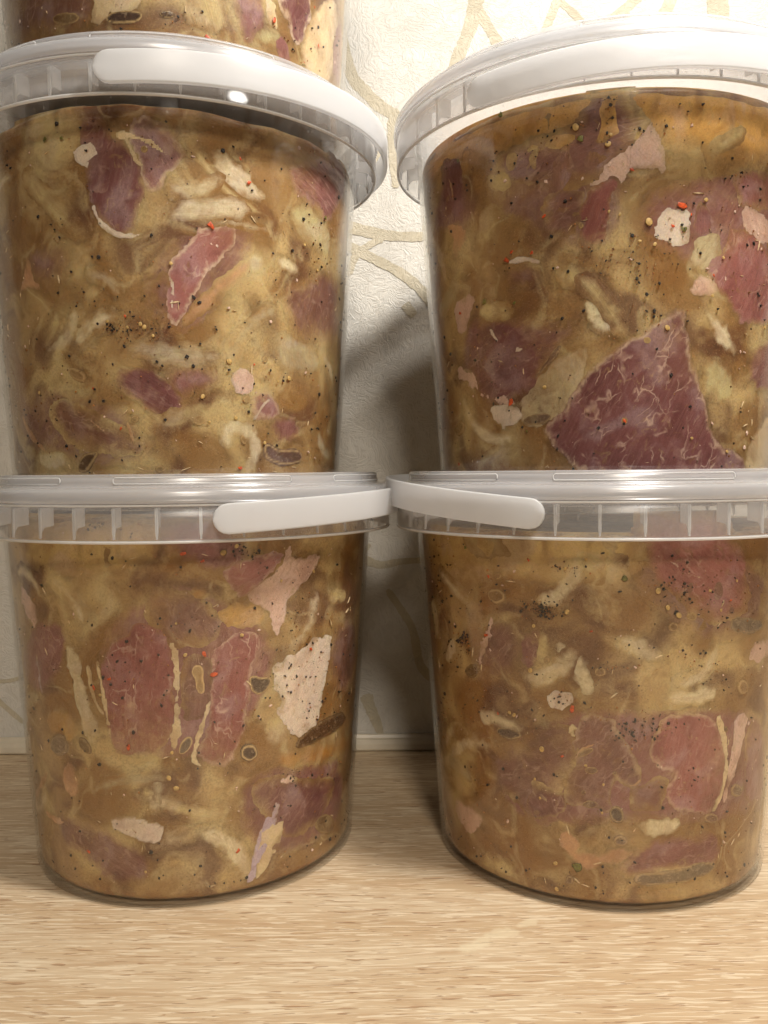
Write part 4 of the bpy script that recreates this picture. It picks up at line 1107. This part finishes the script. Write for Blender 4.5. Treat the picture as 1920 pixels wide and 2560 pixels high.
air(b, "H", "airg", "long grey air pocket near the foot", [(1082, 760), (1110, 733), (1200, 728), (1290, 708), (1370, 678), (1420, 683), (1444, 700), (1422, 732), (1350, 762), (1250, 783), (1150, 788), (1092, 783)], ring=.6, cov=.2)
air(b, "H", "air", "dark lens shaped air pocket beside hazy meat", ellipse(535, 127, 60, 27, 12), ring=.7, cov=.2)
air(b, "H", "air", "dark drop shaped air pocket under the brown lobe", ellipse(1006, 481, 42, 32, 60), ring=.5, cov=.2)
bubbles(b, "H", [(890, 436, 36, 18, 0), (895, 289, 32, 18, 0), (870, 212, 40, 15, -25), (1025, 596, 32, 24, 10), (860, 385, 12, 11, 0), (1530, 376, 28, 32, 0), (1420, 496, 30, 24, 0), (998, 303, 10, 10, 0), (800, 765, 16, 18, 0), (1484, 112, 9, 14, 0)], "airm")
bubbles(b, "F", [(480, 572, 40, 32, 20), (1335, 660, 22, 20, 0), (1255, 705, 22, 20, 0), (935, 900, 24, 20, 0), (1560, 965, 24, 34, 0), (488, 485, 14, 14, 0), (700, 850, 12, 14, 0)])
fat(b, "H", "cream", "tiny white speckled fat flake on hazy meat", [(790, 115), (820, 100), (832, 130), (815, 165), (800, 150)], jag=2)

# --- loose onion slices drifting in the marinade, wherever no meat is pressed against the wall
for b in BUCKETS:
    rnd = random.Random(sum(ord(ch) for ch in b) * 7 + ord(b[0]))
    made = 0
    for tr_ in range(900):
        if made >= (6 if b == "TT" else 17): break
        ph, z = rnd.uniform(-1.35, 1.35), rnd.uniform(.016, LEVEL[b] - .016)
        s0 = ph * RBAR
        L_, bend, a0 = rnd.uniform(.016, .042), rnd.uniform(-1.8, 1.8), rnd.uniform(-1.2, 1.2)
        pts, x_, y_, an = [], s0, z, a0
        for i in range(7):
            pts.append((x_, y_)); x_ += L_ / 6 * math.cos(an); y_ += L_ / 6 * math.sin(an); an += bend / 6
        mx, my = pts[3]
        pts = [(x - mx + s0, min(max(y - my + z, .010), LEVEL[b] - .004)) for x, y in pts]
        if any(("meat" in lab or "air pocket" in lab or "fat" in lab or "slab" in lab) and sdf_poly(P, np.array(pts)).min() < (.0005 if "hazy" in lab else .002) for lab, P in PIECES[b]): continue
        w_ = rnd.uniform(.0020, .0040)
        # panel-pixel outline is not needed: hand the outline over in wall coordinates
        RAW[0] = strand(pts, w_, w_ * rnd.uniform(.6, 1.1))
        onion(b, "A", rnd.choice(("onion", "onionw", "onionw", "onionw", "grey")), "SLICE", None, soft=rnd.uniform(2.0, 4.0), cov=rnd.uniform(.10, .42), ang=math.degrees(a0 + bend / 2), fibc=.6, group="loose onion slices, " + BUCKETS[b][3])
        RAW[0] = None
        made += 1

# ------------------------------------------------------------------ spices against the bucket walls
def flake_mesh(name, mat, seed, n=6, flat=.35, jag=.3):
    rnd = random.Random(seed)
    top, bot = [], []
    for i in range(n):
        a = 2 * math.pi * i / n
        k = 1 - rnd.uniform(0, jag)
        top.append((.8 * k * math.cos(a), -flat, .8 * k * math.sin(a))); bot.append((k * math.cos(a), flat * .4, k * math.sin(a)))
    v = bot + top + [(0, -flat * 1.25, 0)]
    f = [(i, (i + 1) % n, n + (i + 1) % n, n + i) for i in range(n)] + [(n + i, n + (i + 1) % n, 2 * n) for i in range(n)] + [tuple(range(n - 1, -1, -1))]
    return recalc(mk(name, v, f, mat))
SEEDM = [flake_mesh("pepper_seed", SEED, 40 + i, 10, .30, .16) for i in range(3)]
CHIM = [flake_mesh("chilli_flake", CHILLI, 60 + i, 7, .16, .5) for i in range(3)]
HERBM = [flake_mesh("herb_flake", HERB, 70 + i, 7, .2, .4) for i in range(2)]
spin = random.Random(5)
def place(b, panel, name, meshes, x, y, r_px, label, cat, asp=.8, sink=.00035):
    x0, y0 = PANEL[panel]
    ph, z = hit(b, x0 + x * PS, y0 + y * PS)
    z = min(max(z, .007), LEVEL[b] - .001)
    cx, cy_, z0, where = BUCKETS[b]
    dist = 2121.0 / .352
    r = r_px * PS / dist * (.85 if name == 'pepper_seed' else 1.15)
    o = bpy.data.objects.new(name, spin.choice(meshes)); scene.collection.objects.link(o)
    o.location = on_wall(b, ph, z, r_in(z) - sink)
    th = spin.uniform(0, 6.28)
    o.rotation_mode = 'XYZ'
    o.matrix_world = Matrix.Translation(o.location) @ Matrix.Rotation(ph, 4, 'Z') @ Matrix.Rotation(th, 4, 'Y') @ Matrix.Diagonal((r, min(r * .35, .0004), r * asp, 1))
    tag(o, label + " near the " + nearest(b, (ph * RBAR, z)), cat, cat + "s, " + where)
def seeds(b, p, L):
    for x, y, r in L: place(b, p, "pepper_seed", SEEDM, x, y, r, "yellow pepper seed", "seed")
def chil(b, p, L):
    for x, y, r in L: place(b, p, "chilli_flake", CHIM, x, y, r, "orange chilli flake", "chilli flake", .65)
def herb(b, p, L):
    for x, y, r in L: place(b, p, "herb_flake", HERBM, x, y, r, "green herb flake", "herb flake", .8)
seeds("UL", "C", [(605, 362, 13), (622, 376, 15), (992, 524, 19), (1252, 597, 16), (1020, 768, 14), (738, 100, 12), (166, 660, 12), (876, 676, 15), (462, 350, 10), (1146, 876, 12), (1204, 610, 9), (660, 412, 10), (548, 376, 9), (905, 785, 10), (1320, 20, 10), (1375, 130, 11)])
chil("UL", "C", [(538, 328, 9), (400, 640, 8), (1100, 538, 7), (520, 815, 9), (1040, 985, 14)])
chil("UL", "A", [(912, 972, 22), (1078, 788, 14), (1040, 685, 10)])
herb("UL", "A", [(190, 598, 13), (262, 594, 10), (1410, 940, 12)])
chil("TT", "A", [(1188, 86, 17), (897, 158, 17), (1380, 198, 11), (1318, 268, 6), (1362, 30, 8)])
seeds("UR", "B", [(827, 548, 21), (968, 621, 18), (1146, 956, 23), (1394, 862, 14), (980, 580, 10), (972, 912, 9), (1106, 1040, 10), (1172, 1054, 12), (1020, 925, 10)])
chil("UR", "B", [(1292, 886, 26), (1250, 975, 11), (1072, 730, 12), (548, 1088, 12), (635, 1092, 10), (690, 932, 12), (1330, 925, 7)])
herb("UR", "B", [(848, 596, 17), (1300, 990, 15), (316, 694, 11), (500, 485, 15)])
chil("UR", "D", [(526, 86, 19), (545, 700, 22), (325, 316, 14), (638, 52, 9), (1040, 782, 12), (320, 968, 13), (1428, 152, 9)])
seeds("UR", "D", [(1226, 378, 17), (692, 636, 13), (1486, 914, 12), (1332, 856, 10), (1422, 240, 10), (1650, 378, 14), (1470, 75, 10)])
herb("UR", "D", [(431, 266, 16), (560, 272, 10), (614, 826, 7)])
seeds("LL", "E", [(966, 384, 20), (1023, 356, 14), (1046, 740, 13), (800, 826, 13), (1218, 505, 10), (1358, 464, 11), (760, 690, 8), (430, 1000, 11)])
chil("LL", "E", [(882, 822, 17), (924, 911, 21), (790, 388, 16), (1346, 800, 13), (470, 930, 13), (876, 420, 12), (402, 968, 14)])
chil("LL", "G", [(553, 190, 17), (1030, 636, 15), (380, 640, 13)])
seeds("LL", "G", [(729, 322, 17), (760, 366, 17), (742, 212, 13), (628, 728, 9)])
seeds("LR", "F", [(1186, 548, 19), (1228, 622, 16), (1276, 655, 19), (630, 893, 16), (1412, 548, 10), (790, 640, 16), (872, 412, 10), (1528, 505, 9), (782, 452, 12), (645, 700, 12), (1460, 632, 10), (560, 1085, 14)])
chil("LR", "F", [(437, 740, 15), (895, 724, 9), (622, 416, 10), (448, 486, 11), (1502, 590, 8)])
chil("LR", "H", [(812, 24, 20), (490, 42, 9), (768, 228, 10)])
seeds("LR", "H", [(680, 197, 18), (872, 268, 10), (650, 325, 9), (672, 408, 9), (948, 350, 8), (942, 472, 9), (740, 690, 14), (540, 38, 12), (745, 805, 14)])
herb("LR", "H", [(836, 708, 27)])
herb("LR", "F", [(1040, 496, 17), (348, 362, 11)])

def grains(b, name, mat, label, pts, cat, alo=.45, ahi=1.0, lift=0.0, hi_=.00055):
    """one mesh of many tiny crushed grains: pts = (azimuth, height, size)"""
    cx, cy_, z0, where = BUCKETS[b]
    rnd = random.Random(hash_str(b + name))
    v, f = [], []
    for ph, z, s in pts:
        n = rnd.choice((4, 5, 5, 6))
        th = rnd.uniform(0, 6.28); asp = rnd.uniform(alo, ahi)
        r0 = r_in(z) - .00075 + lift
        base = len(v)
        for lay, (dr, k) in enumerate(((0, 1.0), (min(hi_, s * .8), .7))):
            for i in range(n):
                a = 2 * math.pi * i / n
                rr = s * k * (1 - .35 * math.sin(i * 2.7 + th * 3) ** 2)
                lx, lz = rr * math.cos(a), rr * asp * math.sin(a)
                sx, sz = lx * math.cos(th) - lz * math.sin(th), lx * math.sin(th) + lz * math.cos(th)
                p2 = ph + sx / RBAR; r = r0 + dr
                v.append((r * math.sin(p2), -r * math.cos(p2), z + sz))
        for i in range(n): f.append((base + i, base + (i + 1) % n, base + n + (i + 1) % n, base + n + i))
        f.append(tuple(base + n + i for i in range(n)))
        f.append(tuple(base + i for i in range(n - 1, -1, -1)))
    o = new_mesh_obj(name, v, f, mat, smooth=False)
    o.location = (cx, cy_, z0)
    tag(o, label + " in " + where.replace("of the ", "of "), cat, kind="stuff")
def hash_str(s):
    h = 7
    for ch in s: h = (h * 131 + ord(ch)) % 1000003
    return h
# clusters traced from the photograph: panel, x, y, spread x, spread y, count
CLUST = {
    "UL": [("C", 490, 375, 22, 10, 22), ("C", 600, 385, 90, 25, 34), ("C", 380, 260, 60, 50, 18), ("A", 230, 965, 40, 30, 14), ("A", 430, 560, 60, 60, 12), ("C", 1230, 600, 50, 30, 9), ("C", 760, 590, 130, 50, 16), ("C", 1380, 880, 12, 40, 14), ("C", 190, 780, 60, 110, 24), ("A", 700, 640, 60, 70, 9), ("C", 1330, 60, 70, 60, 20)],
    "UR": [("B", 970, 450, 10, 35, 16), ("B", 900, 560, 160, 50, 24), ("D", 1130, 140, 60, 70, 30), ("D", 1180, 60, 70, 50, 14), ("B", 1530, 750, 50, 20, 10), ("B", 620, 690, 90, 40, 16), ("D", 470, 500, 110, 90, 16), ("B", 1430, 930, 60, 70, 10), ("B", 250, 760, 30, 110, 12), ("D", 940, 110, 50, 40, 14), ("D", 1150, 330, 40, 20, 14)],
    "LL": [("E", 300, 230, 60, 12, 30), ("E", 410, 255, 22, 16, 20), ("E", 600, 235, 60, 16, 40), ("E", 1070, 375, 60, 18, 34), ("E", 1310, 940, 110, 80, 60), ("G", 1360, 20, 25, 25, 16), ("E", 800, 690, 80, 20, 12), ("E", 590, 900, 90, 60, 16), ("G", 750, 842, 260, 12, 36), ("G", 1270, 310, 40, 20, 22), ("E", 1300, 700, 60, 50, 22), ("E", 1240, 480, 80, 70, 18), ("E", 430, 460, 150, 40, 14)],
    "LR": [("F", 680, 625, 34, 16, 110), ("F", 345, 762, 15, 13, 45), ("F", 1265, 540, 40, 40, 46), ("H", 1090, 105, 55, 25, 80), ("F", 790, 455, 30, 12, 26), ("F", 240, 500, 25, 80, 46), ("F", 300, 800, 40, 40, 30), ("F", 1480, 580, 60, 60, 24), ("F", 990, 880, 50, 6, 16), ("F", 1500, 920, 110, 60, 22), ("F", 1350, 870, 30, 50, 12), ("F", 420, 600, 40, 40, 18), ("F", 460, 1040, 60, 30, 18), ("H", 1280, 350, 40, 20, 8), ("H", 470, 680, 60, 60, 18), ("F", 680, 915, 22, 5, 12), ("F", 770, 1010, 20, 20, 10), ("H", 250, 60, 12, 50, 20)],
    "TT": [("A", 1350, 240, 50, 30, 10), ("A", 700, 110, 200, 20, 8)],
}
for b, (cx, cy_, z0, where) in BUCKETS.items():
    rnd = random.Random(hash_str(b))
    big, crumbs = [], []
    lev = LEVEL[b]
    def ok(z): return .0075 < z < lev - .002
    for (p, x, y, sx, sy, n) in CLUST[b]:
        for _ in range(n):
            ph, z = hit(b, PANEL[p][0] + rnd.gauss(x, sx * 1.25) * PS, PANEL[p][1] + rnd.gauss(y, sy * 1.25) * PS)
            if ok(z): big.append((ph, z, .00022 + .00080 * rnd.random() ** 2.6))
        for _ in range(n):
            ph, z = hit(b, PANEL[p][0] + rnd.gauss(x, sx * 1.5) * PS, PANEL[p][1] + rnd.gauss(y, sy * 1.5) * PS)
            if ok(z): crumbs.append((ph, z, .00020 + .0004 * rnd.random() ** 2))
    for _ in range(420):
        big.append((rnd.uniform(-1.75, 1.75), rnd.uniform(.008, lev - .004), .00018 + .00110 * rnd.random() ** 3.8))
    for _ in range(260):
        crumbs.append((rnd.uniform(-1.75, 1.75), rnd.uniform(.008, lev - .004), .00016 + .0005 * rnd.random() ** 3))
    for _ in range(70):  # settled at the foot
        big.append((rnd.uniform(-1.75, 1.75), .0078 + abs(rnd.gauss(0, .0035)), .0002 + .0006 * rnd.random() ** 2.5))
    grains(b, "black_pepper", PEPPER, "crushed black pepper scattered over the meat", big, "pepper")
    grains(b, "spice_crumbs", CRUMB, "tiny tan spice crumbs scattered over the meat", crumbs, "spice")

    shr = [(rnd.uniform(-1.75, 1.75), rnd.uniform(.008, lev - .004), .0006 + .0026 * rnd.random() ** 2) for _ in range(90)]
    grains(b, "onion_shreds", SHRED, "fine pale shreds of onion and sinew", shr, "onion shreds", .08, .2, -.0002, .0003)
    shr = [(rnd.uniform(-1.75, 1.75), rnd.uniform(.008, lev - .004), .0003 + .0011 * rnd.random() ** 2.5) for _ in range(110)]
    grains(b, "fat_crumbs", FATC, "small pinkish crumbs of fat", shr, "fat crumbs", .4, .9, -.00025, .0003)
    # condensation between juice and lid
    cnt = 60 if b == "UR" else 260
    dr = [(rnd.uniform(-1.6, 1.6), rnd.uniform(lev + .002, .1715), .00018 + .0007 * rnd.random() ** 3) for _ in range(cnt)]
    grains(b, "condensation_drops", DROP, "clear water drops beaded above the juice", dr, "water drops", .6, 1.0, .00018, .0004)
